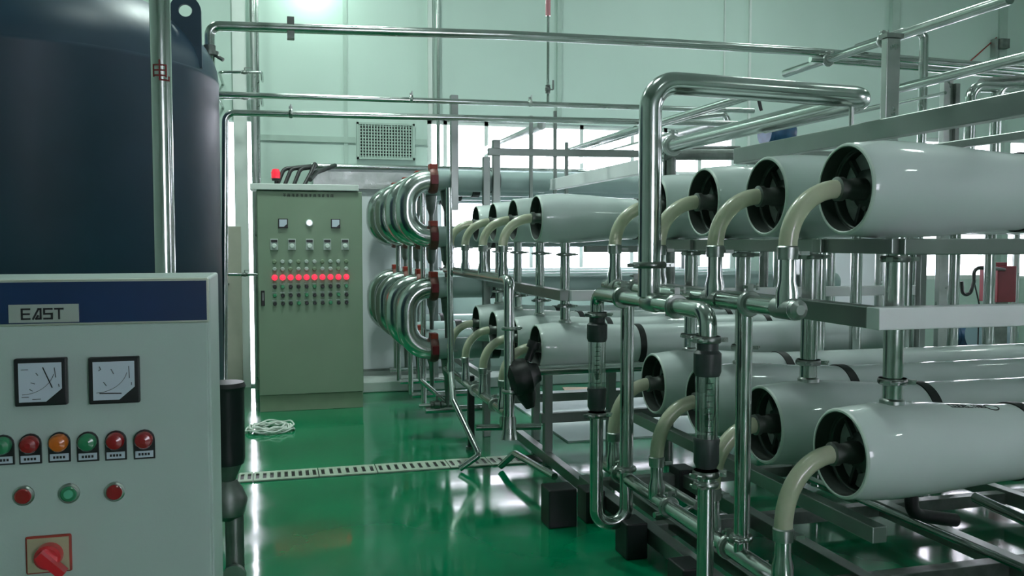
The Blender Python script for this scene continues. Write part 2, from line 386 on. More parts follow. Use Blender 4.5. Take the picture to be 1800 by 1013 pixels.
# lifting lug
LY = 4.45
lc = PY(326, 19, LY); lr = .03
lg = MB(); w = .055; zc = lc.z
pts = [(lc.x-w, LY, zc-.32), (lc.x+.065, LY, zc-.32)] + [(lc.x+.0+.065*math.cos(q*math.pi/10), LY, zc+.065*math.sin(q*math.pi/10)) for q in range(11)]
# plate with a round hole: ring of quads
outer = []; inner = []
N = 24
for q in range(N):
    th = 2*math.pi*q/N; c_, s_ = math.cos(th), math.sin(th)
    ro = .07 if s_ >= 0 else min(.07/max(abs(c_), 1e-6), .30/max(abs(s_), 1e-6))
    outer.append((c_*ro, s_*ro)); inner.append((c_*lr, s_*lr))
b0 = len(lg.v)
for dy in (-.012, .012):
    for (x, z) in outer: lg.v.append(V((lc.x+x, LY+dy, zc+z)))
    for (x, z) in inner: lg.v.append(V((lc.x+x, LY+dy, zc+z)))
for q in range(N):
    r_ = (q+1) % N
    lg.face([q, r_, N+r_, N+q]); lg.face([2*N+q, 3*N+q, 3*N+r_, 2*N+r_]); lg.face([q, 2*N+q, 2*N+r_, r_]); lg.face([N+q, N+r_, 3*N+r_, 3*N+q])
lg.build('lifting_lug', TANKM, t)
# ================================================================ PRESSURE VESSELS
def vessel_meshes(s, L):
    """local: axis +X, origin at the centre of the open face"""
    out = {}
    prof = [(0, .131), (0, .139), (.006, .142), (.03, .145), (.12, .153), (.22, .152), (.34, .146), (.46, .136), (.58, .128), (.66, .126), (L/s, .126)]
    out['shell'] = MB().lathe([(a*s, r*s) for a, r in prof] , (0, 0, 0), (1, 0, 0), 56)
    out['shell'].f = out['shell'].f[:-2] + [out['shell'].f[-1]]; out['shell'].sm = out['shell'].sm[:-2] + [False]
    out['rim'] = MB().lathe([(-.001*s, .131*s), (-.003*s, .134*s), (-.002*s, .139*s), (.004*s, .143*s)], (0, 0, 0), (1, 0, 0), 56, close=False)
    out['bore'] = MB().lathe([(.0, .1308*s), (.05*s, .130*s), (.052*s, .126*s), (.12*s, .125*s)], (0, 0, 0), (1, 0, 0), 48, close=False)
    out['end_plate'] = MB().lathe([(.10*s, .127*s), (.088*s, .122*s), (.088*s, .06*s), (.088*s, .0)], (0, 0, 0), (1, 0, 0), 32)
    ec = MB().lathe([(.09*s, .066*s), (.072*s, .062*s), (.068*s, .045*s), (.066*s, .042*s), (.066*s, 0.0)], (0, 0, 0), (1, 0, 0), 32)
    for q in range(3):
        th = q*2.094+.9; ec.bar((.080*s, math.cos(th)*.05*s, math.sin(th)*.05*s), (.080*s, math.cos(th)*.12*s, math.sin(th)*.12*s), .022*s, .012*s)
    for q in range(3):
        th = q*2.094+.5; c_ = V((.082*s, math.cos(th)*.06*s, math.sin(th)*.06*s)); ec.lathe([(0, .009*s), (.012*s, .009*s)], c_, (-1, 0, 0), 8)
    out['end_cap'] = ec
    rg = MB()
    for q in range(3):
        pts = [V((.055*s, math.cos(q*2.094+j*.19+.1)*.123*s, math.sin(q*2.094+j*.19+.1)*.123*s)) for j in range(10)]
        rg.tube(pts, .005*s, 6)
    out['lock_ring'] = rg
    out['hub'] = MB().lathe([(.09*s, .036*s), (.03*s, .036*s), (.02*s, .031*s), (-.012*s, .031*s), (-.012*s, .038*s), (-.03*s, .038*s), (-.034*s, .025*s)][::-1], (0, 0, 0), (1, 0, 0), 18)
    return out
VM = {'shell': VWHITE, 'rim': VRIM, 'bore': VIN, 'end_cap': ENDCAP, 'end_plate': END, 'lock_ring': ENDCAP, 'hub': STEELD}
def make_vessel(s, L, label, group, loc, strapx):
    t = thing('pressure_vessel', label, 'pressure vessel', loc, group)
    ORG[t] = V((0, 0, 0))
    for nme, mb in vessel_meshes(s, L).items(): mb.build(nme, VM[nme], t)
    for q, sx in enumerate(strapx):
        k = MB().lathe([(sx-.02*s, .125*s), (sx-.02*s, .131*s), (sx+.02*s, .131*s), (sx+.02*s, .125*s)], (0, 0, 0), (1, 0, 0), 48, close=False)
        k.build('strap', RUBBER, t)
    return t
rn = [2.38, 2.84, 3.32, 3.80]; NX = 1.71; ZU, ZL = 1.563, .732
fs = .87
rf = [5.2*fs, 5.74*fs, 6.31*fs, 6.88*fs]; FX = 1.55*fs; FZU, FZL = 1.4+.144*fs, 1.4-.655*fs
ordn = ['nearest', 'second nearest', 'third nearest', 'farthest']
ves = make_vessel(1.0, 4.9, '', '', (0, 0, 0), (.67, 2.3, 3.9)); first = True
def place_vessels(proto, xs, ys, z, texts, group):
    out = []
    for i, y in enumerate(ys):
        o = proto if (proto.get('used') is None) else dup(proto)
        proto['used'] = 1
        o.location = (xs, y, z); o['label'] = texts[i]; o['group'] = group; out.append(o)
        if 'used' in o.keys() and o is not proto: del o['used']
    return out
up = place_vessels(ves, NX, rn, ZU, ['big white pressure vessel at the right, nearest of the upper row of the near rack', 'second nearest white pressure vessel of the near rack upper row',
    'third nearest white pressure vessel of the near rack upper row', 'white pressure vessel half hidden behind the tall thick steel riser'], 'upper vessels of the near rack')
low = place_vessels(ves, NX, rn, ZL, ['white pressure vessel with black logo print, nearest of the near rack lower row', 'second nearest white pressure vessel of the near rack lower row, behind the slim riser',
    'lower white pressure vessel whose mouth is behind the large flow meter', 'lower white pressure vessel at the left end of the near rack'], 'lower vessels of the near rack')
vf = make_vessel(fs, 2.3, '', '', (0, 0, 0), (.67*fs, 1.9*fs))
place_vessels(vf, FX, rf, FZU, ['upper white pressure vessel of the far rack, nearest and showing its long side', 'upper far rack pressure vessel, second from the near end',
    'upper far rack pressure vessel, third from the near end', 'small looking upper far rack pressure vessel at the very back'], 'upper vessels of the far rack')
place_vessels(vf, FX, rf, FZL, ['lower white pressure vessel of the far rack beside the black valve', 'lower far rack pressure vessel mostly behind the bent steel downpipe',
    'lower far rack pressure vessel, second from the back', 'lower far rack pressure vessel at the very back'], 'lower vessels of the far rack')
for x in (ves, vf):
    if 'used' in x.keys(): del x['used']
# black print on the nearest lower vessel: lettering and a ring logo along the top
def print_on(parent):
    mb = MB(); r = .1285
    glyph = {'C': [[(1, 1), (0, 1), (0, 0), (1, 0)]], 'O': [[(0, 0), (1, 0), (1, 1), (0, 1), (0, 0)]], 'D': [[(0, 0), (.7, 0), (1, .3), (1, .7), (.7, 1), (0, 1), (0, 0)]],
             'E': [[(1, 1), (0, 1), (0, 0), (1, 0)], [(0, .5), (.8, .5)]], 'L': [[(0, 1), (0, 0), (1, 0)]], 'I': [[(.5, 0), (.5, 1)]], 'N': [[(0, 0), (0, 1), (1, 0), (1, 1)]]}
    def pt(x, a, rr): return V((x, -math.sin(a)*rr, math.cos(a)*rr))
    def seg(x0, a0, x1, a1, w=.005):
        rr = r
        d = V((x1-x0, (a1-a0)*rr, 0)); L = max(d.length, 1e-5); nx, na = -d.y/L*w/2, d.x/L*w/2/rr
        ex, ea = d.x/L*w/2, d.y/L*w/2/rr
        q = [(x0-ex+nx, a0-ea+na), (x1+ex+nx, a1+ea+na), (x1+ex-nx, a1+ea-na), (x0-ex-nx, a0-ea-na)]
        b = len(mb.v)
        prf = [(.34, .146), (.46, .136), (.58, .128), (.66, .126)]
        def rad(xx):
            for (xa, ra), (xb, rb_) in zip(prf, prf[1:]):
                if xx <= xb: return ra+(rb_-ra)*(xx-xa)/(xb-xa)
            return .126
        for off in (-.0015, .0012):
            for x, a in q: mb.v.append(pt(x, a, rad(x)+off))
        mb.face([b+4, b+5, b+6, b+7])
        for i in range(4): j = (i+1) % 4; mb.face([b+i, b+j, b+4+j, b+4+i])
    x = .385; hgt = .020/r
    for ch in 'CODELINE':
        for st in glyph[ch]:
            for (ax_, az), (bx_, bz) in zip(st, st[1:]): seg(x-ax_*.016+.016-.016, .44+hgt*(1-az)*-1+hgt*0, x-bx_*.016, .44+hgt*(1-bz)*-1+hgt*0) if False else seg(x+ax_*.0125, .13+hgt*(1-az), x+bx_*.0125, .13+hgt*(1-bz), .0035)
        x += .0175
    for k_ in range(16):
        t0, t1 = k_*math.pi/8, (k_+1)*math.pi/8; cx_ = .385+.0175*8+.022
        seg(cx_+.024*math.cos(t0), .24+.15*math.sin(t0), cx_+.024*math.cos(t1), .24+.15*math.sin(t1), .004)
    o = MB(); o.v = mb.v; o.f = mb.f; o.sm = mb.sm
    ob = o.build('logo_print', INK, None, org=(0, 0, 0)); ob.parent = parent; ob.location = (0, 0, 0)
print_on(low[0])
# permeate hoses
def hose_path(x0, y, z0, x1, z1, n_=12):
    P = [V((x0+.015, y, z0))]
    for q in range(n_+1):
        t_ = q/n_*math.pi/2; P.append(V((x1+(x0-x1)*(1-math.sin(t_)), y, z1+(z0-z1)*math.cos(t_)**.9)))
    P.append(V((x1, y, z1-.02))); return P
def hose(y, x0, z0, x1, z1, zh, s, label, group):
    t = thing('permeate_hose', label, 'hose', (x1, y, zh), group)
    MB().tube(hose_path(x0, y, z0, x1, z1), .029*s, 16, 0).build('hose_tube', HOSE, t)
    c = MB()
    c.lathe([(z1-.03*s-zh, .031*s), (z1+.0-zh, .033*s), (z1+.008*s-zh, .033*s), (z1+.012*s-zh, .029*s)][:], (x1, y, zh), (0, 0, 1), 16)
    c.bar((x1+.02*s, y-.035*s, z1-.01*s), (x1+.05*s, y-.035*s, z1-.01*s), .012*s, .012*s)
    c.build('hose_clamp', STEELB, t)
    MB().lathe([(0, .034*s), (.05*s, .034*s), (.085*s, .026*s), (z1-.02*s-zh, .026*s)], (x1, y, zh), (0, 0, 1), 16).build('hose_tail', STEEL, t)
HX = 1.513; HZ = 1.195; LHZ = .335
for i, y in enumerate(rn):
    hose(y, NX-.02, ZU, HX, 1.375, HZ, 1, ['yellowish clear hose curving from the nearest upper vessel of the near rack', 'yellowish clear hose curving from the second upper vessel of the near rack',
        'yellowish clear hose just right of the tall thick steel riser', 'yellowish clear hose just left of the tall thick steel riser'][i], 'upper hoses of the near rack')
    hose(y, NX-.02, ZL, HX, .50, LHZ, 1, ['yellowish clear hose curving from the nearest lower vessel, bottom right', 'clear hose of the second lower vessel, behind the slim riser',
        'clear hose in front of the lower left vessel mouth', 'clear hose partly behind the steel U bend pipe'][i], 'lower hoses of the near rack')
fHX = 1.34*fs; fHZ = 1.4-.228*fs; fLZ = 1.4-1.04*fs
for i, y in enumerate(rf):
    hose(y, FX-.02, FZU, fHX, 1.4-.035*fs, fHZ, fs, ['clear hose of the nearest upper vessel in the far rack', 'clear hose of the second upper vessel in the far rack', 'clear hose of the third upper vessel in the far rack', 'leftmost clear hose of the far rack upper row'][i], 'upper hoses of the far rack')
    hose(y, FX-.02, FZL, fHX, 1.4-.86*fs, fLZ, fs, ['clear lower hose just behind the bent steel downpipe of the far rack', 'clear lower hose of the second vessel in the far rack', 'clear lower hose of the third vessel in the far rack', 'leftmost clear hose of the far rack lower row'][i], 'lower hoses of the far rack')
# vertical connecting pipes between upper and lower vessels
def spool(x, y, z0, z1, zc1, zc2, s, label, group):
    r = .031*s
    t = thing('connecting_pipe', label, 'pipe', (x, y, z0), group)
    MB().tube([(x, y, z0), (x, y, z1)], r, 18).build('tube', STEEL, t)
    for zz, sd in ((zc1, (.8, -.6, 0)), (zc2, (-.8, -.6, 0))):
        k = MB(); clamp(k, (x, y, zz), (0, 0, 1), r, .02*s, side=sd); clamp(k, (x, y, zz), (0, 0, 1), r, .02*s, side=(-sd[0], sd[1], 0)); k.build('clamp', STEELB, t)
    MB().lathe([(-.012, r*1.25), (0, r*1.25), (.006, r)], (x, y, z0+.012), (0, 0, 1), 18).build('weld_collar', STEELB, t)
for i, y in enumerate(rn):
    spool(NX+.19, y, ZL+.150, ZU-.150, .955, 1.345, 1, 'thick vertical steel pipe joining the %s upper and lower vessels of the near rack' % ordn[i], 'connecting pipes of the near rack')
for i, y in enumerate(rf):
    spool(FX+.19*fs, y, FZL+.150*fs, FZU-.150*fs, 1.4-.40*fs, 1.4-.08*fs, fs, 'vertical steel pipe joining the %s upper and lower vessels of the far rack' % ordn[i], 'connecting pipes of the far rack')
# ================================================================ NEAR RACK FRAME
t = thing('rack_frame', 'rectangular steel beam frame carrying the near rack of white vessels', 'frame', (2.4, 3, 0))
def beam(parent, p0, p1, w=.06, h=.066, m=None, name='beam', label=None): return MB().bar(p0, p1, w, h).build(name, m or BEAM, parent, bevel=.003, label=label)
beam(t, (1.71, 2.235, 1.172), (6.5, 2.235, 1.172), .06, .066, BEAMREFL, label='pale front beam')
beam(t, (1.74, 2.266, 1.172), (1.74, 4.05, 1.172), .058, .0655)
beam(t, (1.92-.16, 2.60, 1.386), (6.5, 2.60, 1.386), .05, .047); beam(t, (1.76, 3.56, 1.386), (6.5, 3.56, 1.386), .05, .047)
beam(t, (1.80, 2.24, 1.385), (6.5, 2.24, 1.385), .05, .049)
beam(t, (1.80, 2.24, 1.386), (1.80, 4.05, 1.386), .05, .047)
beam(t, (1.74, 2.22, .52), (1.74, 4.05, .52), .05, .05); 
beam(t, (2.25, 1.3, 1.828), (2.25, 4.0, 1.828), .05, .075)
beam(t, (2.25, 4.0, 1.828), (6.5, 4.0, 1.828), .05, .075)
beam(t, (2.62, 1.2, 1.785), (2.62, 4.0, 1.785), .03, .03)
for Y_, X_ in ((4.05, 2.77), (4.05, 2.99), (4.1, 3.35), (4.1, 3.66), (4.1, 3.90), (4.1, 4.25)):
    MB().tube([(X_, Y_, .1), (X_, Y_, 1.80)], .030, 16).build('post', STEEL, t)
RX = 1.60
bf = PZ(984, 922, 0); MB().box((bf.x-.075, bf.y-.06, 0), (bf.x+.07, bf.y+.08, .19)).build('foot', BLACK, t, bevel=.006)
beam(t, (RX, 1.3, .10), (RX, 4.45, .10), .06, .07, name='rail'); beam(t, (RX+.12, 1.3, .12), (RX+.12, 4.35, .12), .03, .05, name='rail')
for X_ in (2.15, 2.85, 3.6, 4.5): beam(t, (X_, 1.3, .10), (X_, 4.36, .10), .06, .07, name='rail')
for Y_ in (1.75, 2.15, 2.85, 3.64, 4.40): beam(t, (RX, Y_, .09), (6.5, Y_, .09), .06, .06, STEELD, name='rail')
for X_, Y_ in ((1.52, 4.12), (1.52, 3.6), (1.52, 3.05), (3.6, 4.38), (3.6, 2.8), (2.15, 4.38)):
    MB().box((X_-.05, Y_-.07, 0), (X_+.05, Y_+.07, .16)).build('foot', BLACK, t, bevel=.006)
for X_ in (1.84, 3.4, 5.0):   # vertical props for lower vessels
    for Y_ in (2.24, 4.05): MB().box((X_-.02, Y_-.02, .2), (X_+.02, Y_+.02, 1.36)).build('post', BEAM, t, bevel=.003) if X_ > 1.9 else None
    beam(t, (X_, 2.2, ZL-.165), (X_, 4.05, ZL-.165), .05, .05) if X_ > 1.9 else None
# ================================================================ NEAR MANIFOLDS
MX = 1.364; MZ = 1.172; FY2, FY1 = 2.604, 3.63
BY = 3.075
zt = zy(146, 1190, BY)
ex = PY(1530, 160, BY).x
yd = PX(1182, 252, ex).y
# tall thick riser, top run and run to the back
t = thing('thick_steel_pipe', 'thickest polished steel pipe rising in the middle and turning right across the vessels', 'pipe', (MX, BY, MZ))
MB().tube([(MX, BY, MZ+.02), (MX, BY, zt), (ex, BY, zt-.02), (ex, yd, zt-.02)], .043, 26, .10, seg=10).build('tube', STEEL, t)
k = MB(); zc = zy(466, 1140, BY); clamp(k, (MX, BY, zc), (0, 0, 1), .043, .024, side=(.97, -.2, 0)); clamp(k, (MX, BY, zc), (0, 0, 1), .043, .024, side=(-.97, -.2, 0)); k.build('clamp', STEELB, t)
k = MB(); clamp(k, (ex, yd, zt-.02), (0, 1, 0), .043, .03, side=(0, 0, 1)); k.build('clamp', STEELB, t)
MB().tube([(ex, yd, zt-.02), (ex, yd+.16, zt-.02), (ex+.0, yd+.16, zt-.30)], .043, 22, .09).build('elbow', STEEL, t)
MB().tube([(PY(1497, 180, BY).x, BY, zt-.06), (PY(1497, 180, BY).x, BY, 1.86)], .010, 10).build('support_rod', STEELB, t)
# front manifold
t = thing('front_manifold', 'horizontal steel manifold pipe with elbows joining both glass flow meters', 'pipe', (MX, BY, MZ))
MB().tube([(MX, FY2, 1.08), (MX, FY2, MZ), (MX, FY1, MZ), (MX, FY1, 1.08)], .030, 20, .05).build('tube', STEEL, t)
MB().lathe([(-.06, .030), (-.045, .036), (.03, .036), (.05, .030)], (MX, BY-.02, MZ), (0, 1, 0), 20).build('tee', STEELB, t)
for yy in (2.84, 3.34): k = MB(); clamp(k, (MX, yy, MZ), (0, 1, 0), .030, .02, side=(0, 0, 1)); k.build('clamp', STEELB, t)
MB().tube([(MX, 3.0, MZ), (HX, 3.0, HZ)], .026, 16).build('branch', STEEL, t)
# rear header
t = thing('header_pipe', 'horizontal steel header collecting the upper hoses of the near rack', 'pipe', (HX, 3, HZ))
MB().tube([(HX, 2.33, HZ), (HX, 3.90, HZ)], .0295, 20).build('tube', STEEL, t)
for y in rn: MB().lathe([(-.05, .034), (.05, .034)], (HX, y, HZ), (0, 1, 0), 18).build('tee', STEELB, t)
for yy in (2.60, 3.56): k = MB(); clamp(k, (HX, yy, HZ), (0, 1, 0), .0295, .02, side=(0, 0, 1)); k.build('clamp', STEELB, t)
MB().lathe([(0, .033), (.015, .03), (.025, .015)], (HX, 2.33, HZ), (0, -1, 0), 18).build('end_cap', STEELB, t)
t = thing('lower_header_pipe', 'low horizontal steel header collecting the bottom hoses of the near rack', 'pipe', (HX, 3, LHZ))
MB().tube([(HX, 2.2, LHZ), (HX, 3.95, LHZ)], .0295, 18).build('tube', STEEL, t)
for yy in (2.72, 3.2, 3.72): k = MB(); clamp(k, (HX, yy, LHZ), (0, 1, 0), .0295, .02, side=(0, 0, 1)); k.build('clamp', STEELB, t)
t = thing('steel_pipe', 'slim vertical steel riser just right of the larger looking flow meter', 'pipe', (HX, 2.63, LHZ))
MB().tube([(HX, 2.63, LHZ), (HX, 2.63, HZ)], .0265, 18).build('tube', STEEL, t)
for zz in (zy(944, 1310, 2.63),): k = MB(); clamp(k, (HX, 2.63, zz), (0, 0, 1), .0265, .018, side=(-.9, -.4, 0)); k.build('clamp', STEELB, t)
# U bend under the small flow meter
t = thing('steel_pipe', 'steel pipe with a U bend at the bottom below the small flow meter', 'pipe', (MX, FY1, .13))
MB().tube([(MX, FY1, .63), (MX, FY1, .14), (HX-.006, FY1, .14), (HX-.006, FY1, HZ)], .030, 20, .068, seg=10).build('tube', STEEL, t)
k = MB(); clamp(k, (HX-.006, FY1, zy(824, 1103, FY1)), (0, 0, 1), .030, .02, side=(-.9, -.4, 0)); k.build('clamp', STEELB, t)
pipe('polished steel downpipe below the large flow meter', [(MX, FY2, .63), (MX, FY2, .0)], .028, clamps=[((MX, FY2, .60), (0, 0, 1))], side=(-.9, -.4, 0), n=20)
def flow_meter(y, label, r):
    t = thing('flow_meter', label, 'flow meter', (MX, y, .63), 'glass tube flow meters')
    Z = lambda z: z-.63
    MB().lathe([(Z(.96), r*1.08), (Z(.975), r*1.22), (Z(1.035), r*1.22), (Z(1.045), r*.95), (Z(1.07), r*.95)], (MX, y, .63), (0, 0, 1), 24).build('upper_coupling', FITT, t)
    MB().lathe([(Z(.655), r*.9), (Z(.672), r*1.12), (Z(.735), r*1.12), (Z(.748), r*1.18), (Z(.755), r*1.1)], (MX, y, .63), (0, 0, 1), 24).build('lower_coupling', FITT, t)
    MB().lathe([(Z(.75), r), (Z(.965), r*1.05)], (MX, y, .63), (0, 0, 1), 24, close=False).build('glass_tube', TUBEG, t)
    MB().lathe([(Z(.752), r*.55), (Z(.96), r*.8)], (MX, y, .63), (0, 0, 1), 20, close=False).build('inner_tube', TUBEG, t)
    MB().tube([(MX, y, .755), (MX, y, .965)], .003, 8).build('guide_rod', STEELB, t)
    MB().lathe([(Z(.79), .006), (Z(.81), .012), (Z(.83), .012), (Z(.835), .004)], (MX, y, .63), (0, 0, 1), 12).build('float', BLACK, t)
    k = MB()
    for q in range(9): k.cbox((MX-.01, y-r*.98, .78+q*.02), .018 if q % 2 else .028, .002, .002)
    o = k.build('scale_marks', INK, t); o['kind'] = 'stuff'
    for zz in (1.08, .635): k = MB(); clamp(k, (MX, y, zz), (0, 0, 1), .030, .022, side=(.9, -.4, 0)); clamp(k, (MX, y, zz), (0, 0, 1), .030, .022, side=(-.9, -.4, 0)); k.build('clamp', STEELB, t)
flow_meter(FY2, 'larger looking clear tube flow meter in front of the lower vessels', .037)
flow_meter(FY1, 'smaller looking clear tube flow meter above the U bend pipe', .037)
# smaller pipes near the rack base
pipe('steel tube lying beside the rack base in the bottom centre', [PZ(1268, 955, .26), PZ(1345, 1004, .26)], .016, clamps=[(PZ(1335, 998, .26), (0, 1, 0))])
pipe('short grey steel tube crossing low behind the U bend', [PZ(1158, 848, .30), PZ(1226, 890, .30)], .018, STEELB)
pipe('thin bright steel tube low behind the large flow meter', [PZ(1150, 906, .25), PZ(1205, 897, .25), PZ(1225, 885, .25)], .012)
pipe('black bent pipe below the nearest lower vessel', [PY(1601, 850, 3.1), PY(1603, 905, 3.1), PY(1680, 915, 3.1)], .028, RUBBER, rb=.06)
pipe('thin steel tube crossing the floor beams at lower right', [PZ(1425, 842, .25), PZ(1800, 1000, .25)], .014)
pipe('steel tube low at the right edge of the picture', [PZ(1715, 875, .3), PZ(1830, 928, .3)], .022)
# ================================================================ FAR RACK
t = thing('far_rack_frame', 'steel frame carrying the far rack of white vessels', 'frame', (2, 5, 0))
for px, Y_, z1_ in ((963, 5.2, .70), (872, 6.09, 2.12), (799, 6.09, 2.42), (933, 6.09, 2.30), (975, 6.09, 2.34), (995, 6.09, 2.12), (1075, 5.2, .70), (942, 5.9, .70)):
    x_ = PY(px, 500, Y_).x; z0_ = 0 if px in (963, 1075, 942) else (1.50 if px != 799 else 1.62); hw = .012 if px in (933, 975, 995) else .026
    MB().box((x_-hw, Y_-hw, z0_), (x_+hw, Y_+hw, z1_)).build('post', BEAM, t, bevel=.003)
zz = zy(267, 990, 6.05)
beam(t, PY(858, 267, 6.05), (PY(1130, 267, 6.05).x, 6.05, zz), .04, .05)
beam(t, (1.96, 4.5, 1.4+.2*1.96/.95), (1.96, 6.45, 1.4+.2*1.96/.95), .05, .08, BEAMREFL, label='pale upper beam')  # window reflection on this beam painted in as pale colour
beam(t, (FX+.15, 4.40, 1.115), (3.65, 4.40, 1.115), .05, .055, BEAMREFL); beam(t, (FX+.12, 4.4, 1.115), (FX+.12, 6.1, 1.115), .05, .055)
beam(t, (FX+.25, 4.45, 1.36), (3.65, 4.45, 1.36), .045, .035)
for Y_, z_ in ((5.2, .30), (5.9, .30), (5.2, .64)): beam(t, (1.58, Y_, z_), (3.65, Y_, z_), .05, .06, name='rail')
beam(t, (1.62, 4.5, .06), (1.62, 5.9, .06), .05, .06, name='rail')
t = thing('far_header_pipe', 'steel header of the far rack bending down as a vertical pipe', 'pipe', (fHX, 4.39, .3))
yv = 5.05*fs
MB().tube([(fHX, rf[-1]+.15, fHZ), (fHX, yv, fHZ), (fHX, yv, .40)], .0275, 18, .05).build('tube', STEEL, t)
MB().lathe([(0, .045), (.03, .036), (.12, .030)], (fHX, yv, .37), (0, 0, 1), 18).build('flared_foot', STEELB, t)
for zz in (.62, .95): k = MB(); clamp(k, (fHX, yv, zz), (0, 0, 1), .0275, .018, side=(.9, -.4, 0)); k.build('clamp', STEELB, t)
pipe('low bright steel header collecting the bottom hoses of the far rack', [(fHX, rf[-1]+.15, fLZ), (fHX, yv+.05, fLZ)], .026, clamps=[((fHX, 5.2, fLZ), (0, 1, 0)), ((fHX, 4.7, fLZ), (0, 1, 0))], side=(0, 0, 1))
# black valve beside the far downpipe, and its pipe
c = PY(921, 662, yv)
t = thing('black_valve', 'bulky black valve beside the bent steel downpipe of the far rack', 'valve', c)
MB().lathe([(-.09, .04), (-.07, .085), (-.03, .10), (.02, .095), (.05, .06), (.08, .05)], c, (1, .0, .25), 20).build('valve_body', RUBBER, t)
MB().lathe([(0, .06), (.06, .05), (.12, .025)], c+V((0, 0, -.05)), (.3, 0, -1), 14).build('valve_foot', RUBBER, t)
MB().lathe([(0, .022), (.07, .022), (.07, .036), (.11, .036)], c+V((.02, 0, .08)), (.4, 0, 1), 12).build('hand_knob', BLACK, t)
pipe('horizontal steel pipe running right from the black valve', [c+V((.07, 0, .03)), c+V((1.6, 0, .03))], .028)
pipe('grey flared pipe stub below the black valve', [PY(905, 742, 4.6), PY(880, 742, 4.6)], .03, STEELB)
# floor stub pipes at the far rack's left foot
c2 = PY(797, 640, 4.7)
pipe('thin vertical steel pipe ending in a bent foot above the drain', [PY(789, 330, 5.6), PY(793, 655, 5.6), PY(797, 704, 5.45), PZ(843, 800, .10), PZ(808, 824, .02)], .020, rb=.03)
pipe('bent steel tube dipping into the floor drain left of the black foot', [PZ(880, 820, .02), PZ(905, 797, .12), PZ(975, 838, .12)], .020, rb=.03)
t = thing('black_post', 'short black post at the left corner of the far rack', 'post', PZ(828, 772, .0))
b = PZ(828, 790, 0)
MB().box((b.x-.022, b.y-.02, .02), (b.x+.022, b.y+.02, .50)).build('post_body', BLACK, t, bevel=.004)
MB().lathe([(0, .035), (.02, .035)], (b.x, b.y, 0), (0, 0, 1), 12).build('foot_plate', STEELD, t)
pipe('short horizontal steel tube right of the black post', [PY(836, 752, 5.0), PY(950, 750, 5.0)], .020)
b2 = PY(768, 712, 6.2)
t = thing('drain_valve', 'small dark valve on a short pipe left of the far rack foot', 'valve', b2)
k = MB(); valve(k, b2, (1, 0, 0), .022); k.build('valve_body', STEELD, t)
MB().tube([b2+V((-.13, 0, 0)), b2+V((.14, 0, 0))], .013, 10).build('tube', STEELB, t)
MB().tube([PY(737, 620, 6.3), PY(739, 668, 6.3), PY(800, 722, 6.2)], .017, 10, .03).build('branch_pipe', STEEL, t)
# ================================================================ U BEND MEMBRANE MODULES
us = 6.2/5.4; UY = [5.4*us, 5.96*us, 6.57*us, 7.2*us]; UX = .943*us; UR = .075
UZ = [1.4+.378*us, 1.4+.030*us, 1.4-.285*us, 1.4-.668*us]
for i, y in enumerate(UY):
    t = thing('membrane_module', 'steel U bend pipe unit with red couplings, %s of the four' % ['first and largest looking', 'second', 'third', 'last and farthest back'][i], 'pipe unit', (UX, y, 0), 'U bend pipe units')
    for a, b in ((0, 1), (2, 3)):
        z1, z0 = UZ[a], UZ[b]; rr = (z1-z0)/2
        R_ = .17; P = [V((UX, y, z1)), V((UX-.10-R_*.0, y, z1))]
        MB().tube([(UX+.02, y, z1), (UX-.02-R_, y, z1), (UX-.02-R_, y, z0), (UX+.02, y, z0)], UR, 24, R_, seg=10).build('u_bend', STEEL, t)
    for z in UZ:
        MB().lathe([(-.028, UR), (-.028, UR*1.18), (-.012, UR*1.28), (.012, UR*1.28), (.028, UR*1.18), (.028, UR)], (UX, y, z), (1, 0, 0), 22, close=False).build('coupling', COUP, t)
        MB().cbox((UX, y-.01, z+UR*1.25), .055, .09, .04).build('coupling_lug', RED, t, bevel=.004); MB().cbox((UX, y-UR*1.2, z), .045, .03, .06).build('coupling_bolt', REDBOX, t)
        MB().tube([(UX+.03, y, z), (UX+.42, y, z)], UR*1.02, 24).build('tube', GREYTUBE, t)
        MB().lathe([(0, UR*1.02), (0, UR*1.12), (.06, UR*1.12), (.06, UR*1.02)], (UX+.42, y, z), (1, 0, 0), 22, close=False).build('collar', RUBBER, t)
        MB().tube([(UX+.42, y, z), (UX+3.3, y, z)], UR*.98, 24).build('tube', GREYTUBE, t)
    X_ = UX+.10
    for z0_, z1_ in ((UZ[1]+UR, UZ[0]-UR), (UZ[2]+UR, UZ[1]-UR), (UZ[3]+UR, UZ[2]-UR), (.20, UZ[3]-UR)):
        MB().lathe([(0, .016), (.10, .017), (z1_-z0_-.13, .024), (z1_-z0_-.10, .036), (z1_-z0_-.05, .040), (z1_-z0_, .046)], (X_, y, z0_), (0, 0, 1), 14).build('port_pipe', STEELD, t)
    MB().tube([(X_-.15, y+.13, .18), (X_-.15, y+.13, 1.75)] if i in (0, 1, 2) else [(X_-.1, y, .18), (X_-.1, y, .5)], .020, 12).build('riser', STEEL, t)
    MB().tube([(X_-.16, y, .19), (X_+.3, y, .19)], .024, 12).build('bottom_tube', STEEL, t)
t = thing('module_stand', 'low steel stand with crossbars under the U bend pipe units', 'frame', (1.3, 7, 0))
for y in (UY[0]-.02, UY[3]):
    for x in (1.45, 4.0): MB().box((x-.025, y-.1, 0), (x+.025, y-.05, 2.0)).build('post', BEAM, t, bevel=.003)
beam(t, (1.45, UY[0]-.1, .42), (1.45, UY[3], .42), .04, .05)
beam(t, (1.2, UY[3]+.12, .42), (4.0, UY[3]+.12, .42), .04, .05)
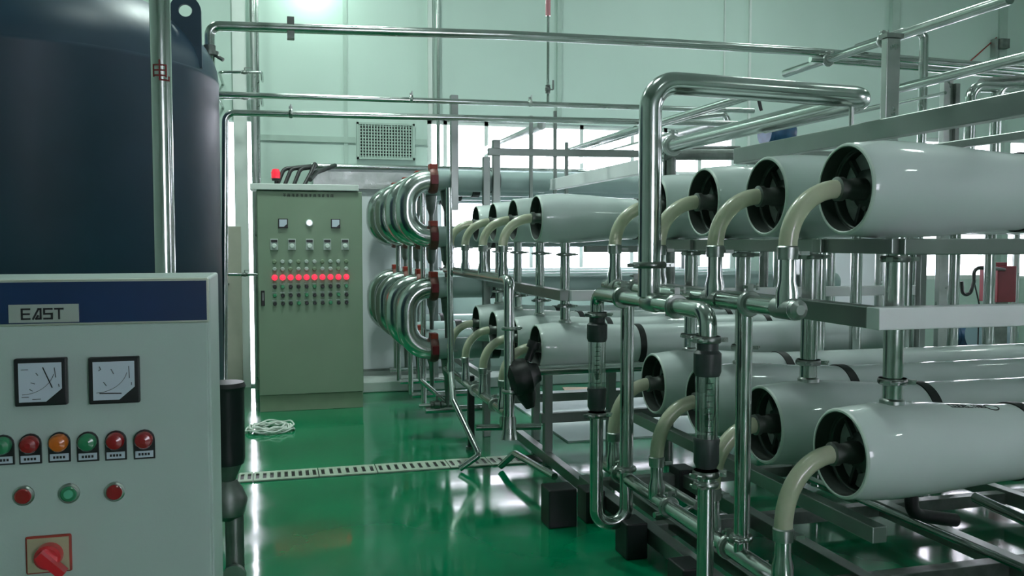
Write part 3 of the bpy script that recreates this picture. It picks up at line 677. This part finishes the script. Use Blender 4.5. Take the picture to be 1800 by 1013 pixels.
# ================================================================ OLIVE CONTROL CABINET
CYF = None
pb = PZ(456, 726, 0); CYF = pb.y
xl, xr = PY(453, 500, CYF).x, PY(638, 500, CYF).x
zt_ = zy(336, 545, CYF); zp = zy(693, 545, CYF)
t = thing('control_cabinet', 'tall olive green control cabinet with a glowing row of red lamps', 'control cabinet', ((xl+xr)/2, CYF, 0))
MB().box((xl, CYF+.02, zp), (xr, CYF+.42, zt_)).build('body', CABM, t, bevel=.004)
dr = MB().box((xl+.004, CYF, zp+.004), (xr-.004, CYF+.019, zt_-.004)).build('door', CABM, t, bevel=.004)
MB().box((xl+.005, CYF+.02, 0), (xr-.005, CYF+.41, zp)).build('plinth', CABD, t, bevel=.003)
MB().box((xl-.05, CYF-.02, zt_+.005), (xr-.03, CYF+.30, zt_+.055)).build('top_tray', PALE, t, bevel=.004)
yf = CYF-.001
def cpt(px, py): return PY(px, py, CYF)
Q = lambda px, py: (PY(px, 500, CYF).x, zy(py, 545, CYF))
for px in (499, 591):
    x, z = Q(px, 393)
    m_ = MB().cbox((x, CYF-.008, z), .076, .016, .076).build('panel_meter', BLACK, t, bevel=.002)
    MB().poly([(x-.030, CYF-.0165, z-.028), (x+.006, CYF-.0165, z-.028), (x+.030, CYF-.0165, z-.006), (x+.030, CYF-.0165, z+.031), (x-.030, CYF-.0165, z+.031)], (0, -.002, 0)).build('dial', DIAL, m_)
x, z = Q(545, 392)
MB().lathe([(0, .030), (.01, .030), (.014, .026)], (x, CYF, z), (0, -1, 0), 16).build('lamp_bezel', GREYP, t)
MB().lathe([(.012, .018), (.024, .018), (.028, .010)], (x, CYF, z), (0, -1, 0), 14).build('white_lamp', LITWHITE, t, label='small bright white lit lamp')
for px in (483, 514, 545, 576, 607):
    x, z = Q(px, 430)
    m_ = MB().box((x-.031, CYF-.012, z-.046), (x+.031, CYF, z+.046)).build('selector_module', GREYP, t, bevel=.003)
    MB().cbox((x, CYF-.014, z+.028), .05, .004, .022).build('display', BLACK, m_)
    MB().lathe([(0, .02), (.014, .018), (.018, .014)], (x, CYF-.012, z-.012), (0, -1, 0), 12).build('selector_dial', VRIM, m_)
for row, py in enumerate((460, 473, 487.5, 504, 519, 533)):
    for j in range(10):
        px = 483+j*14.0; x, z = Q(px, py)
        if row == 2:
            MB().lathe([(0, .024), (.006, .024), (.018, .018), (.022, .008)], (x, CYF, z), (0, -1, 0), 12).build('red_lamp', LITRED, t)
        elif row < 2:
            MB().lathe([(0, .018), (.006, .018), (.014, .012)], (x, CYF, z), (0, -1, 0), 10).build('pilot_lamp', GREYP if (row+j) % 3 else CABD, t)
        else:
            MB().lathe([(0, .017), (.010, .016), (.02, .011)], (x, CYF, z), (0, -1, 0), 10).build('push_button', BLACK if (j+row) % 4 else LGRN, t)
            if row > 2: MB().cbox((x-.004, CYF-.002, z+.024), .034, .003, .009).build('name_strip', GREYP, t)
x, z = Q(462, 523); h_ = MB().box((x-.014, CYF-.014, z-.062), (x+.014, CYF, z+.062)).build('door_handle', BLACK, t, bevel=.003)
MB().box((x-.006, CYF-.022, z-.02), (x+.006, CYF-.012, z+.045)).build('handle_lever', STEELD, h_)
# title line: small unreadable dark characters
mb = MB(); x0, z = Q(500, 344)
for j in range(12):
    xx = PY(500+j*7.6, 344, CYF).x
    mb.box((xx-.011, CYF-.002, z+.009), (xx+.011, CYF, z+.013)); mb.box((xx-.002, CYF-.002, z-.013), (xx+.002, CYF, z+.013)); mb.box((xx-.011, CYF-.002, z-.004), (xx+.011, CYF, z))
    if j % 2: mb.box((xx-.011, CYF-.002, z-.013), (xx-.007, CYF, z+.006))
    if j % 3: mb.box((xx+.006, CYF-.002, z-.013), (xx+.010, CYF, z+.006))
mb.build('title_lettering', INK, t)['kind'] = 'stuff'
# beacon
bx_, bz = Q(485, 330)
b3 = PY(485, 334, CYF+.1)
t = thing('beacon_light', 'red warning beacon on top of the olive cabinet', 'beacon', (b3.x, CYF+.1, zt_+.055))
MB().lathe([(0, .012), (.03, .012), (.03, .03), (.05, .034)], (b3.x, CYF+.1, zt_+.055), (0, 0, 1), 14).build('stem', BLACK, t)
MB().lathe([(.05, .034), (.10, .036), (.125, .026), (.13, .0)], (b3.x, CYF+.1, zt_+.055), (0, 0, 1), 16).build('lens', BEACON, t)
lab = ['leftmost black cable arching from the top of the olive cabinet', 'second black cable arching from the top of the olive cabinet', 'third black cable arching from the top of the olive cabinet', 'fourth black cable rising steeply from the cabinet top']
zt2 = zt_+.05
for j, (px, pe, py_e) in enumerate(((487, 548, 292), (500, 550, 293), (516, 552, 294), (534, 553, 288))):
    a = PY(px, 318, CYF+.15); a.z = zt2; e = PY(pe, py_e, CYF+.25)
    mid = PY(px+12, 297 if j < 3 else 305, CYF+.2)
    pipe(lab[j], [a, mid, e, PY(556, 291, 8.40)], .017, RUBBER, rb=.06, name='black_cable', cat='cable', n=10)
pipe('thick black cable lying diagonally in front of the grey panel', [PY(545, 316, CYF+.15), PY(556, 303, CYF+.3), PY(589, 291, 8.4)], .02, RUBBER, rb=.05, name='black_cable', cat='cable', n=10)
# cable coil on the floor
cc = PZ(476, 757, 0)
mb = MB(); P = []
for q in range(360):
    th = q*.155; rr = .135+.028*math.sin(q*.071)+.012*math.sin(q*.37); off = .02*math.sin(q*.05)
    P.append(V((cc.x+off+rr*1.0*math.cos(th), cc.y+rr*.95*math.sin(th)+.02*math.cos(q*.043), .012+.03*(q/360)+.008*math.sin(q*.9))))
tag(mb.tube(P, .0065, 6).build('cable_coil', WIREM), 'white cable coiled on the green floor before the olive cabinet', 'cable')
# ================================================================ FLOOR DRAIN
DA = PZ(452, 840, 0); DY = DA.y; dw = .20
segs = [(420, 447), (448, 507+53), (562, 664), (676, 800), (804, 880), (882, 960)]
t = thing('floor_drain', 'long slotted drain channel crossing the green floor', 'drain', (1, DY, 0))
d0, d1 = PZ(418, 840, 0).x, PZ(962, 815, 0).x
MB().box((d0, DY-dw/2, 0.0), (d1, DY+dw/2, .003)).build('channel', BLACK, t)
def cover(xa, xb, ns):
    mb = MB(); y0, y1 = DY-dw/2, DY+dw/2; z0, z1 = .003, .010; sw = .020; m0 = .04
    mb.box((xa, y0, z0), (xb, y0+m0, z1)); mb.box((xa, y1-m0, z0), (xb, y1, z1))
    st = (xb-xa)/ns; x = xa
    for i in range(ns):
        c_ = xa+st*(i+.5); mb.box((x, y0+m0, z0), (c_-sw/2, y1-m0, z1)); x = c_+sw/2
    mb.box((x, y0+m0, z0), (xb, y1-m0, z1)); return mb
lx = [PZ(p, 835, 0).x for p in (420, 446, 560, 665, 800, 880, 962)]
for a, b, nn in zip(lx, lx[1:], (2, 9, 7, 9, 5, 5)): cover(a+.003, b-.003, nn).build('drain_cover', DRAINM, t)
# paper scrap on the floor behind
pp = PZ(1012, 686, 0)
k = MB(); k.poly([(pp.x-.12, pp.y-.05, .004), (pp.x+.12, pp.y-.09, .004), (pp.x+.14, pp.y+.08, .006), (pp.x-.1, pp.y+.10, .012)], (0, 0, .004))
tag(k.build('paper_scrap', PAPER), 'orange and white scrap lying on the floor beyond the far rack', 'scrap')
# ================================================================ NEAR CONTROL BOX (left foreground)
EY = 1.57; Et = PY(200, 489.5, EY).z; exr = PY(367, 500, EY).x; exl = exr-.92
t = thing('control_box', 'grey green control cabinet with a blue band and two square meters, left foreground', 'control cabinet', ((exl+exr)/2, EY, 0))
MB().box((exl, EY+.02, .05), (exr, EY+.25, Et)).build('body', EASTM, t, bevel=.004)
MB().box((exl+.003, EY, .08), (exr-.003, EY+.019, zy(570, 200, EY))).build('door', EASTM, t, bevel=.003)
MB().box((exl+.003, EY+.001, zy(571, 200, EY)), (exr-.001, EY+.019, Et-.001)).build('header_trim', SILV, t, bevel=.002)
zb0, zb1 = zy(566, 200, EY), zy(495, 200, EY)
MB().box((exl+.01, EY-.002, zb0), (PY(363, 520, EY).x, EY+.001, zb1)).build('blue_band', BLUEB, t)
MB().box((exl+.02, EY+.03, 0), (exr-.02, EY+.24, .05)).build('plinth', BLACK, t)
a, b = PY(17, 568, EY), PY(139, 534, EY)
pl = MB().box((a.x, EY-.005, a.z), (b.x, EY-.002, b.z)).build('name_plate', PLATE, t)
def strokes(mb, polys, x0, z0, sx, sz, w, y):
    for st in polys:
        for (a0, b0), (a1, b1) in zip(st, st[1:]):
            p0, p1 = V((x0+a0*sx, 0, z0+b0*sz)), V((x0+a1*sx, 0, z0+b1*sz)); d = (p1-p0).normalized()*w/2; nn = V((-d.z, 0, d.x))
            q = [p0-d+nn, p1+d+nn, p1+d-nn, p0-d-nn]
            mb.poly([(v_.x, y, v_.z) for v_ in q], (0, -.0012, 0))
LET = {'E': [[(1, 1), (0, 1), (0, 0), (1, 0)], [(0, .5), (.92, .5)]], 'A': [[(0, 0), (.72, 1), (1, 1), (1, 0)], [(.40, .0), (.95, .0)], [(.40, 0), (.62, .30)]],
       'S': [[(1, 1), (0, 1), (0, .5), (1, .5), (1, 0), (0, 0)]], 'T': [[(0, 1), (1, 1)], [(.5, 1), (.5, 0)]]}
mb = MB(); x0 = PY(39, 560, EY).x; x1 = PY(117, 560, EY).x; z0 = zy(560, 78, EY); z1 = zy(543, 78, EY); cw = (x1-x0)/4
for i, ch in enumerate('EAST'): strokes(mb, LET[ch], x0+cw*i+cw*.06, z0, cw*.68, z1-z0, .0028, EY-.005)
mb.build('lettering', INK, pl)
def meter(pxc, pyc, needle, marks):
    c = PY(pxc, pyc, EY); x, z = c.x, c.z; s_ = .0385
    m_ = MB().box((x-s_, EY-.014, z-s_), (x+s_, EY, z+s_)).build('panel_meter', BLACK, t, bevel=.002)
    i_ = s_*.82
    MB().poly([(x-i_, EY-.0145, z-i_), (x+i_*.25, EY-.0145, z-i_), (x+i_, EY-.0145, z-i_*.35), (x+i_, EY-.0145, z+i_), (x-i_, EY-.0145, z+i_)], (0, -.0012, 0)).build('dial', DIAL, m_)
    k = MB(); strokes(k, [needle], x, z, s_, s_, .0014, EY-.0160); k.build('needle', INK, m_)
    k = MB()
    for mk in marks: strokes(k, [mk], x, z, s_, s_, .0008, EY-.0158)
    arc = [(-.65+.0, -.45)]; 
    pts = [(-.68+1.25*math.sin(q*.13), -.55+1.25*(1-math.cos(q*.13))-.0) for q in range(0, 11)]
    strokes(k, [[(p_[0], p_[1]*.9+.0) for p_ in pts]], x, z, s_, s_, .0006, EY-.0158)
    k.build('scale_marks', INK, m_)['kind'] = 'stuff'
meter(75, 670, [(.12, .62), (.45, -.22)], [[(-.7, .55), (-.45, .55)], [(-.15, .4), (-.08, .3)], [(-.35, .0), (-.2, -.05)], [(-.4, -.28), (-.3, -.35)], [(-.7, -.6), (-.45, -.6)], [(-.3, -.7), (0, -.7)], [(.55, .6), (.6, .2)], [(.7, -.1), (.72, -.2)]])
meter(203, 667, [(-.55, -.52), (.28, -.55)], [[(-.55, .62), (-.5, .5), (-.58, .45)], [(-.1, .5), (.0, .3)], [(-.4, -.05), (-.3, -.2)], [(.6, .6), (.62, .1)], [(.7, -.1), (.7, -.2)]])
def ilamp(px, py, lens, lbl):
    c = PY(px, py, EY); x, z = c.x, c.z; r = .0145
    m_ = MB().poly([(x-.0165, EY, z-.030), (x+.0165, EY, z-.030), (x+.0165, EY, z+.003)] + [(x+.0165*math.cos(q*math.pi/8), EY, z+.003+.0165*math.sin(q*math.pi/8)) for q in range(1, 8)] + [(x-.0165, EY, z+.003)], (0, -.004, 0)).build('indicator_lamp', BLACK, t, label=lbl)
    MB().lathe([(0, r), (.010, r), (.014, r*.8), (.016, r*.3)], (x, EY-.004, z+.003), (0, -1, 0), 20).build('lens', lens, m_)
    MB().box((x-.014, EY-.0055, z-.027), (x+.014, EY-.004, z-.016)).build('name_strip', DIAL, m_)
    k = MB()
    for q in range(4): k.box((x-.009+q*.0048, EY-.0062, z-.0235), (x-.0058+q*.0048, EY-.0055, z-.0195))
    k.build('name_print', INK, m_)['kind'] = 'stuff'
for px, py, l_, lb in ((6, 785, LGRN, 'green indicator lamp'), (54, 783, LRED, 'red indicator lamp'), (105, 780, LORG, 'orange indicator lamp'), (155, 779, LGRN, 'green indicator lamp'), (204, 777, LRED, 'red indicator lamp'), (254, 775, LRED, 'red indicator lamp')):
    ilamp(px, py, l_, lb)
for px, py, l_ in ((42, 871, LRED), (122, 867, LGRN), (202, 864, LRED)):
    c = PY(px, py, EY)
    m_ = MB().lathe([(0, .0165), (.004, .0165), (.006, .014), (.006, .012)], (c.x, EY, c.z), (0, -1, 0), 22).build('push_button', STEELB, t)
    MB().lathe([(.004, .0125), (.008, .0125), (.0095, .0105)], (c.x, EY, c.z), (0, -1, 0), 20).build('button_cap', l_, m_)
    if l_ is LGRN:
        MB().lathe([(.009, .008), (.011, .007)], (c.x, EY, c.z), (0, -1, 0), 14).build('button_centre', mat('pale_green_lens', (.10, .42, .26), .3), m_)
c = PY(87, 973, EY)
m_ = MB().box((c.x-.0345, EY-.006, c.z-.0315), (c.x+.0345, EY, c.z+.0315)).build('main_switch', RED, t, bevel=.004)
MB().box((c.x-.031, EY-.008, c.z-.028), (c.x+.031, EY-.005, c.z+.028)).build('switch_plate', mat('yellow_grey_plate', (.40, .38, .25), .4), m_)
k = MB().lathe([(0, .021), (.016, .020), (.019, .016)], (c.x+.002, EY-.008, c.z), (0, -1, 0), 24)
k.bar((c.x-.008, EY-.030, c.z+.010), (c.x+.027, EY-.030, c.z-.026), .022, .013)
k.build('switch_knob', mat('bright_red_plastic', (.62, .02, .03), .3, coat=.4), m_)
# ================================================================ PIPE IN FRONT OF THE TANK, with red character
PP = PY(291, 500, 2.6); pr = .0275
t = thing('steel_pipe', 'thick upright steel pipe with a red painted character, before the navy tank', 'pipe', (PP.x, 2.6, 0))
MB().tube([(PP.x, 2.6, 0), (PP.x, 2.6, CZ)], pr, 28).build('tube', STEEL, t)
k = MB(); zc_ = zy(128, 291, 2.6)
fwd = math.atan2(-2.6, -PP.x)   # direction to the viewer
def cyl(u, z, r_): a = fwd - u/pr*-1 - .0; a = fwd + (u-.004)/pr; return V((PP.x+math.cos(a)*r_, 2.6+math.sin(a)*r_, z))
def cseg(u0, z0_, u1, z1_, w=.0042):
    nn = 5; d = V((u1-u0, z1_-z0_)); L_ = d.length; ex_, ez_ = d.x/L_*w/2, d.y/L_*w/2
    u0, z0_, u1, z1_ = u0-ex_, z0_-ez_, u1+ex_, z1_+ez_
    for q in range(nn):
        s0, s1 = q/nn, (q+1)/nn; bq = len(k.v)
        A = (u0+(u1-u0)*s0, z0_+(z1_-z0_)*s0); B = (u0+(u1-u0)*s1, z0_+(z1_-z0_)*s1)
        for (uu, zz_) in ((A[0]-ez_, A[1]+ex_), (B[0]-ez_, B[1]+ex_), (B[0]+ez_, B[1]-ex_), (A[0]+ez_, A[1]-ex_)): k.v.append(cyl(uu, zc_+zz_, pr+.0006))
        k.face([bq, bq+1, bq+2, bq+3])
g = .017
for a in ((-g, .016, g, .016), (-g, .002, g, .002), (-g, -.012, g, -.012), (-g, .016, -g, -.014), (g, .016, g, -.014), (0, .028, 0, -.024), (0, -.024, .026, -.024), (.026, -.024, .026, -.015)): cseg(*a)
k.build('red_character', REDINK, t)
# ================================================================ BLACK PUMP beside the near control box
mp = PY(398, 700, 3.2); X_, Y_ = mp.x, 3.2
t = thing('vertical_pump', 'black upright motor pump beside the left foreground control cabinet', 'pump', (X_, Y_, 0))
zz1, zz0 = zy(672, 400, 3.2), zy(815, 400, 3.2)
MB().lathe([(0, .056), (.02, .060), (zz1-zz0-.03, .060), (zz1-zz0-.015, .066), (zz1-zz0, .060)], (X_, Y_, zz0), (0, 0, 1), 28).build('motor', BLACK, t)
for q in range(10):
    th = q*math.pi/5+.2; MB().box((-.003, .0, 0), (.003, .008, zz1-zz0-.06)).build('cooling_fin', BLACK, t) if False else None
MB().lathe([(0, .024), (.02, .03), (.07, .05)], (X_, Y_, zz0-.07), (0, 0, 1), 18).build('lantern', STEELD, t)
zv = zy(878, 410, 3.2)
MB().lathe([(-.07, .03), (-.05, .055), (.0, .066), (.04, .05), (.07, .03)], (X_+.0, Y_, zv), (0, 0, 1), 24).build('volute', STEELD, t)
MB().tube([(X_+.02, Y_, zv-.02), (X_+.02, Y_, 0)], .032, 18).build('foot_pipe', STEELD, t)
MB().lathe([(0, .04), (.02, .04)], (X_+.02, Y_-.05, zy(1003, 405, 3.2)), (-.1, -1, 0), 20).build('flange', STEELB, t)
# ================================================================ PIPES BY THE LEFT
pY = 5.1
pipe('thin steel pipe running down the navy tank edge, then turning right across the hall', [PY(394, 690, pY), PY(396, 198, pY), PY(1300, 218, pY)], .018, rb=.05, clamps=[(PY(511, 199.5, pY), (1, 0, 0))], side=(0, 0, 1))
pipe('thin steel pipe just above the window, uppermost of the close pair', [PY(380, 165.5, 5.5), PY(1325, 195, 5.5)], .017, clamps=[(PY(723, 174, 5.5), (1, 0, 0)), (PY(932, 181, 5.5), (1, 0, 0))], side=(0, 0, 1))
P1a, P1b = PY(364, 45, 4.8), PY(1830, 124, 4.8)
t = thing('steel_pipe', 'long steel pipe crossing the whole picture high from tank top to right edge', 'pipe', P1a)
MB().tube([P1a+V((.01, 0, -.22)), P1a+V((.012, 0, 0)), PY(900, 62, 4.8), PY(1180, 76, 4.8), PY(1440, 92, 4.8), P1b], .0255, 20, .05).build('tube', STEEL, t)
MB().lathe([(0, .045), (.02, .045), (.02, .03), (.05, .03)], P1a+V((.01, 0, -.15)), (0, 0, 1), 16).build('tank_flange', STEELD, t)
b = PY(511, 51, 4.8); MB().box((b.x-.018, 4.78, b.z-.052), (b.x+.018, 4.83, b.z+.06)).build('bracket', STEELD, t)
c = PY(371, 92, 4.8); MB().tube([c, c+V((.06, -.02, -.04))], .010, 8).build('vent_cock', STEELD, t)
pipe('second steel pipe slung just under the long high pipe at right', [PY(1424, 104, 4.75), PY(1830, 137, 4.75)], .020)
for j, (px, r_, lb, d) in enumerate(((448, .028, 'pale conduit', .03), (455, .018, 'thin bright steel pipe', .08))):
    x_ = PY(px, 300, WY-.2).x
    o = MB().tube([(x_, WY-.22+d, .0), (x_, WY-.22+d, CZ)], r_, 12).build('vertical_pipe', STEEL if j else STEELB)
    tag(o, ['grey vertical pipe running up the back wall left of the olive cabinet', 'thinner bright vertical pipe right beside it, touching the cabinet edge'][j], 'pipe')
x_ = PY(770, 150, WY-.1).x; tag(MB().tube([(x_, WY-.1, 1.0), (x_, WY-.1, CZ)], .018, 12).build('vertical_pipe', STEEL), 'slim vertical pipe at the left edge of the large window', 'pipe')
for py, lb in ((127, 'short thin pipe with a valve high beside the tank top'), (172, 'short thin pipe with a valve at the level of the paired pipes'), (483, 'short thin pipe with a valve left of the olive cabinet')):
    a, b, c = PY(385, py, 8.2), PY(460, py, 8.2), PY(430, py, 8.2)
    pipe(lb, [V((a.x, WY, a.z)), a, b, V((b.x, WY-.14, b.z))], .013, rb=.04, name='branch_pipe', valves=[(c, (1, 0, 0), (0, 0, 1))], n=10)
# sprinkler-like drop rod with pink sight glass
r0 = PY(963, 184, 5.5)
t = thing('drop_pipe', 'thin vertical rod with pink glass top hanging above the window', 'pipe', (r0.x, 5.5, r0.z))
MB().tube([r0, (r0.x, 5.5, PY(962, 28, 5.5).z)], .009, 10).build('tube', STEEL, t)
MB().tube([(r0.x, 5.5, PY(962, 28, 5.5).z), (r0.x, 5.5, CZ)], .017, 12).build('sight_glass', PINKG, t)
k = MB(); valve(k, PY(963, 157, 5.5), (0, 0, 1), .012, (1, 0, 0)); k.build('valve', STEELD, t)
# ================================================================ DIAGONAL PIPES RUNNING TO THE BACK
def diag(label, X, pa, pb, r, m=None, **kw):
    a = PX(pa[0], pa[1], X); b = PX(pb[0], pb[1], X); z = (a.z+b.z)/2
    return pipe(label, [(X, a.y, z+(a.z-z)*.15), (X, b.y, z+(b.z-z)*.15)], r, m, **kw)
diag('steel pipe climbing to the top right corner above the long high pipe', 3.27, (1380, 131), (1775, -4), .026, clamps=[(PX(1456, 86+20, 3.27), (0, 1, 0)), (PX(1552, 72, 3.27), (0, 1, 0))], side=(0, 0, 1))
a = PX(1507, 84, 3.6); b = PX(1590, 62, 3.6)
pipe('short steel pipe with an elbow turning down beside the flat post', [a, (3.6, b.y, a.z), (3.72, b.y-.02, a.z), (3.72, b.y-.02, 1.9)], .026, rb=.04)
diag('steel pipe sloping from the right edge down behind the flat post', 3.5, (1574, 160), (1830, 90), .026)
diag('thin rod sloping behind the flat post', 3.6, (1500, 197), (1662, 165), .009)
diag('thin bright pipe sloping below the end of the thick steel pipe', 2.9, (1345, 228), (1552, 190), .013)
diag('thin pipe parallel to the far window pipes, upper', 2.2, (990, 267), (1350, 158), .018)
diag('thin pipe parallel to the far window pipes, lower', 2.35, (1040, 262), (1320, 166), .012)
diag('pale pipe sloping past the window centre', 1.9, (800, 293), (952, 214), .034)
diag('second pale pipe sloping past the window right half', 2.7, (930, 292), (1118, 222), .03)
diag('wide pale duct edge sloping behind the thick riser', 3.0, (1000, 292), (1250, 214), .03, STEELB)
pipe('thin grey pipe along the window foot behind the U bends', [PY(786, 340, 7.9), PY(1110, 352, 7.9)], .02, STEELB)
pipe('curved black hose arcing above the thick sloping pipe', [PY(1315, 168, 5.2), PY(1332, 168, 5.2), PY(1338, 195, 5.2)], .012, RUBBER, name='black_hose', cat='hose', rb=.05, n=8)
pipe('steel elbow pipe near the right end of the paired pipes', [PY(1180, 211, 5.6), PY(1275, 200, 5.6), PY(1280, 214, 5.6)], .02, rb=.04)
pipe('dark horizontal pipe behind the third upper vessel', [PY(1170, 272, 5.0), PY(1300, 272, 5.0)], .035, STEELD)
pipe('dark lower horizontal pipe behind the third upper vessel', [PY(1165, 262, 5.4), PY(1300, 262, 5.4)], .02, STEELD)
# flat post and small round post
t = thing('flat_post', 'flat grey steel post standing in front of the high pipes at right', 'post', (2.75, 3.45, 1.86))
a = PX(1563, 222, 2.75); yy = a.y; ztp = PY(1563, 68, yy).z
MB().box((a.x-.036, yy-.02, 1.86), (a.x+.036, yy+.02, ztp)).build('post_body', STEELB, t, bevel=.003)
MB().box((a.x-.045, yy-.03, ztp), (a.x+.045, yy+.03, ztp+.02)).build('cap_plate', STEELD, t)
a = PY(1661, 205, 4.6)
t = thing('junction_post', 'steel post with a mossy looking plate left of the twin elbows', 'post', (a.x, 4.6, 0))
MB().box((a.x-.01, 4.6, 0), (a.x+.06, 4.64, zy(140, 1670, 4.6))).build('post_body', STEELB, t, bevel=.003)
MB().box((a.x+.06, 4.58, 1.8), (a.x+.09, 4.64, zy(147, 1670, 4.6))).build('side_plate', STEELD, t)
for j, px in enumerate((1705, 1750)):
    a = PY(px, 205, 3.9); e = zy(152, px, 3.9)
    pipe(['left of two steel elbows rising behind the upper beam at right', 'right of two steel elbows rising behind the upper beam at right'][j], [(a.x, 3.9, 1.80), (a.x, 3.9, e), (a.x+.5, 3.9, e+.01)], .028, rb=.07)
pipe('dark horizontal pipe above the twin elbows', [PY(1725, 148, 4.2), PY(1830, 140, 4.2)], .035, STEELD)
p0, p1 = PY(1752, 100, 8.74), PY(1770, 70, 8.74)
t = thing('junction_box', 'small grey electrical box high at the right edge', 'box', (p1.x, 8.74, p0.z))
MB().box((p0.x-.04, 8.72, p0.z), (p0.x+.0, WY-.001, p1.z)).build('bracket', STEELB, t)
MB().box((p0.x+.01, 8.68, zy(86, 1760, 8.74)), (p0.x+.13, WY-.001, p1.z)).build('box_body', STEELD, t, bevel=.003)
pipe('thin red cable sloping left of the small electrical box', [PY(1705, 108, WY-.008), PY(1752, 66, WY-.008)], .007, RED, name='red_cable', cat='cable', n=6)
# ================================================================ BACKGROUND MACHINES AT RIGHT
def motor(px, py, Y, r, L, label, m, face=None):
    c = PY(px, py, Y)
    t = thing('pump_motor', label, 'motor', (c.x, Y, c.z-r))
    MB().lathe([(0, r*.85), (.02, r), (L-.03, r), (L, r*.8)], c, (1, 0, 0), 24).build('motor_body', m, t)
    MB().lathe([(0, r*1.05), (.03, r*1.05), (.03, r*.5)], c, (-1, 0, 0), 24).build('end_bell', face or m, t)
    MB().box((c.x+L*.3, Y-r*.7, c.z-r-.06), (c.x+L*.7, Y+r*.7, c.z-r*.8)).build('foot_bracket', m, t)
    MB().box((c.x+L*.35, Y-r*.4, c.z+r*.8), (c.x+L*.65, Y+r*.4, c.z+r*1.25)).build('terminal_box', m, t)
motor(1672, 590, 7.4, .13, .26, 'blue pump motor seen below the mid beam at right', BLUEM)
motor(1722, 590, 7.0, .15, .34, 'grey blue round motor beside the blue one at right', mat('grey_blue_paint', (.16, .25, .27), .4))
t = thing('equipment_table', 'grey machine bed under the motors beyond the near rack', 'machine bed', (PY(1700, 620, 7.2).x, 7.2, 0))
x0 = PY(1620, 620, 7.2).x; x1 = PY(1850, 620, 7.2).x
zb_ = PY(1672, 590, 7.4).z-.19
MB().box((x0, 6.8, .08), (x1, 7.7, zb_)).build('bed', STEELD, t, bevel=.01)
MB().box((x0+.05, 6.85, 0), (x1-.05, 7.65, .08)).build('plinth', BLACK, t)
motor(1350, 232, 6.0, .10, .20, 'blue motor above the upper vessels left of centre beam', BLUEM)
a, b = PY(1753, 532, 6.0), PY(1779, 468, 6.0)
t = thing('red_box', 'dark red box between steel posts at right', 'box', a)
MB().box((a.x, 6.0, a.z), (b.x+.05, 6.2, b.z)).build('box_body', REDBOX, t, bevel=.006)
MB().box((a.x+.03, 6.05, 0), (b.x+.02, 6.15, a.z)).build('stand', STEELD, t)
MB().box((a.x+.02, 6.05, b.z), (b.x, 6.15, b.z+.03)).build('lid', REDBOX, t, bevel=.004)
pipe('black cable looping down between the posts at right', [PY(1690, 495, 5.6), PY(1692, 518, 5.6), PY(1705, 518, 5.6), PY(1712, 495, 5.6), PY(1712, 471, 5.6), PY(1745, 472, 5.6), PY(1766, 474, 6.02)], .014, RUBBER, rb=.05, name='black_cable', cat='cable', n=8)
pipe('thin black cord hanging beside the looped cable', [PY(1711, 490, 5.62), PY(1721, 534, 5.7), V((PY(1721, 534, 5.7).x, 5.7, 0))], .006, RUBBER, name='black_cable', cat='cable', n=6)
for j, px in enumerate((1608, 1617)):
    a = PY(px, 500, 4.6); tag(MB().tube([(a.x, 4.6, 0), (a.x, 4.6, 1.8)], .014, 12).build('vertical_pipe', STEEL), ['slim upright pipe just right of the nearest connecting pipe', 'slim bright pipe, second right of the nearest connecting pipe'][j], 'pipe')
for j, (px, Y_, m, lb) in enumerate(((1342, 5.2, STEELD, 'dark upright pipe seen between the second and third vessels'), (1366, 5.6, STEEL, 'bright upright pipe left of the nearest upper hose'), (1460, 5.2, STEEL, 'upright pipe behind the second connecting pipe'),
                                    (1545, 5.4, STEELB, 'grey upright pipe left of the nearest connecting pipe'), (1178, 5.0, STEELD, 'dark upright pipe just right of the thick riser'), (1785, 6.4, STEELB, 'pale upright pipe at the right window edge'))):
    a = PY(px, 500, Y_); tag(MB().tube([(a.x, Y_, 0), (a.x, Y_, 1.95)], .03, 14).build('vertical_pipe', m), lb, 'pipe')
a, b = PY(1440, 545, 7.9), PY(1610, 440, 7.9)
t = thing('machine_cabinet', 'pale grey cabinet far behind the near rack', 'cabinet', (a.x, 7.9, 0))
MB().box((a.x, 7.9, .1), (b.x, 8.4, PY(1500, 400, 7.9).z)).build('body', PANELM, t, bevel=.01)
MB().box((a.x+.02, 7.93, 0), (b.x-.02, 8.35, .1)).build('plinth', STEELD, t)
MB().box((a.x+.1, 7.885, .2), (b.x-.1, 7.9, PY(1500, 410, 7.9).z)).build('door', PANELM, t, bevel=.003)
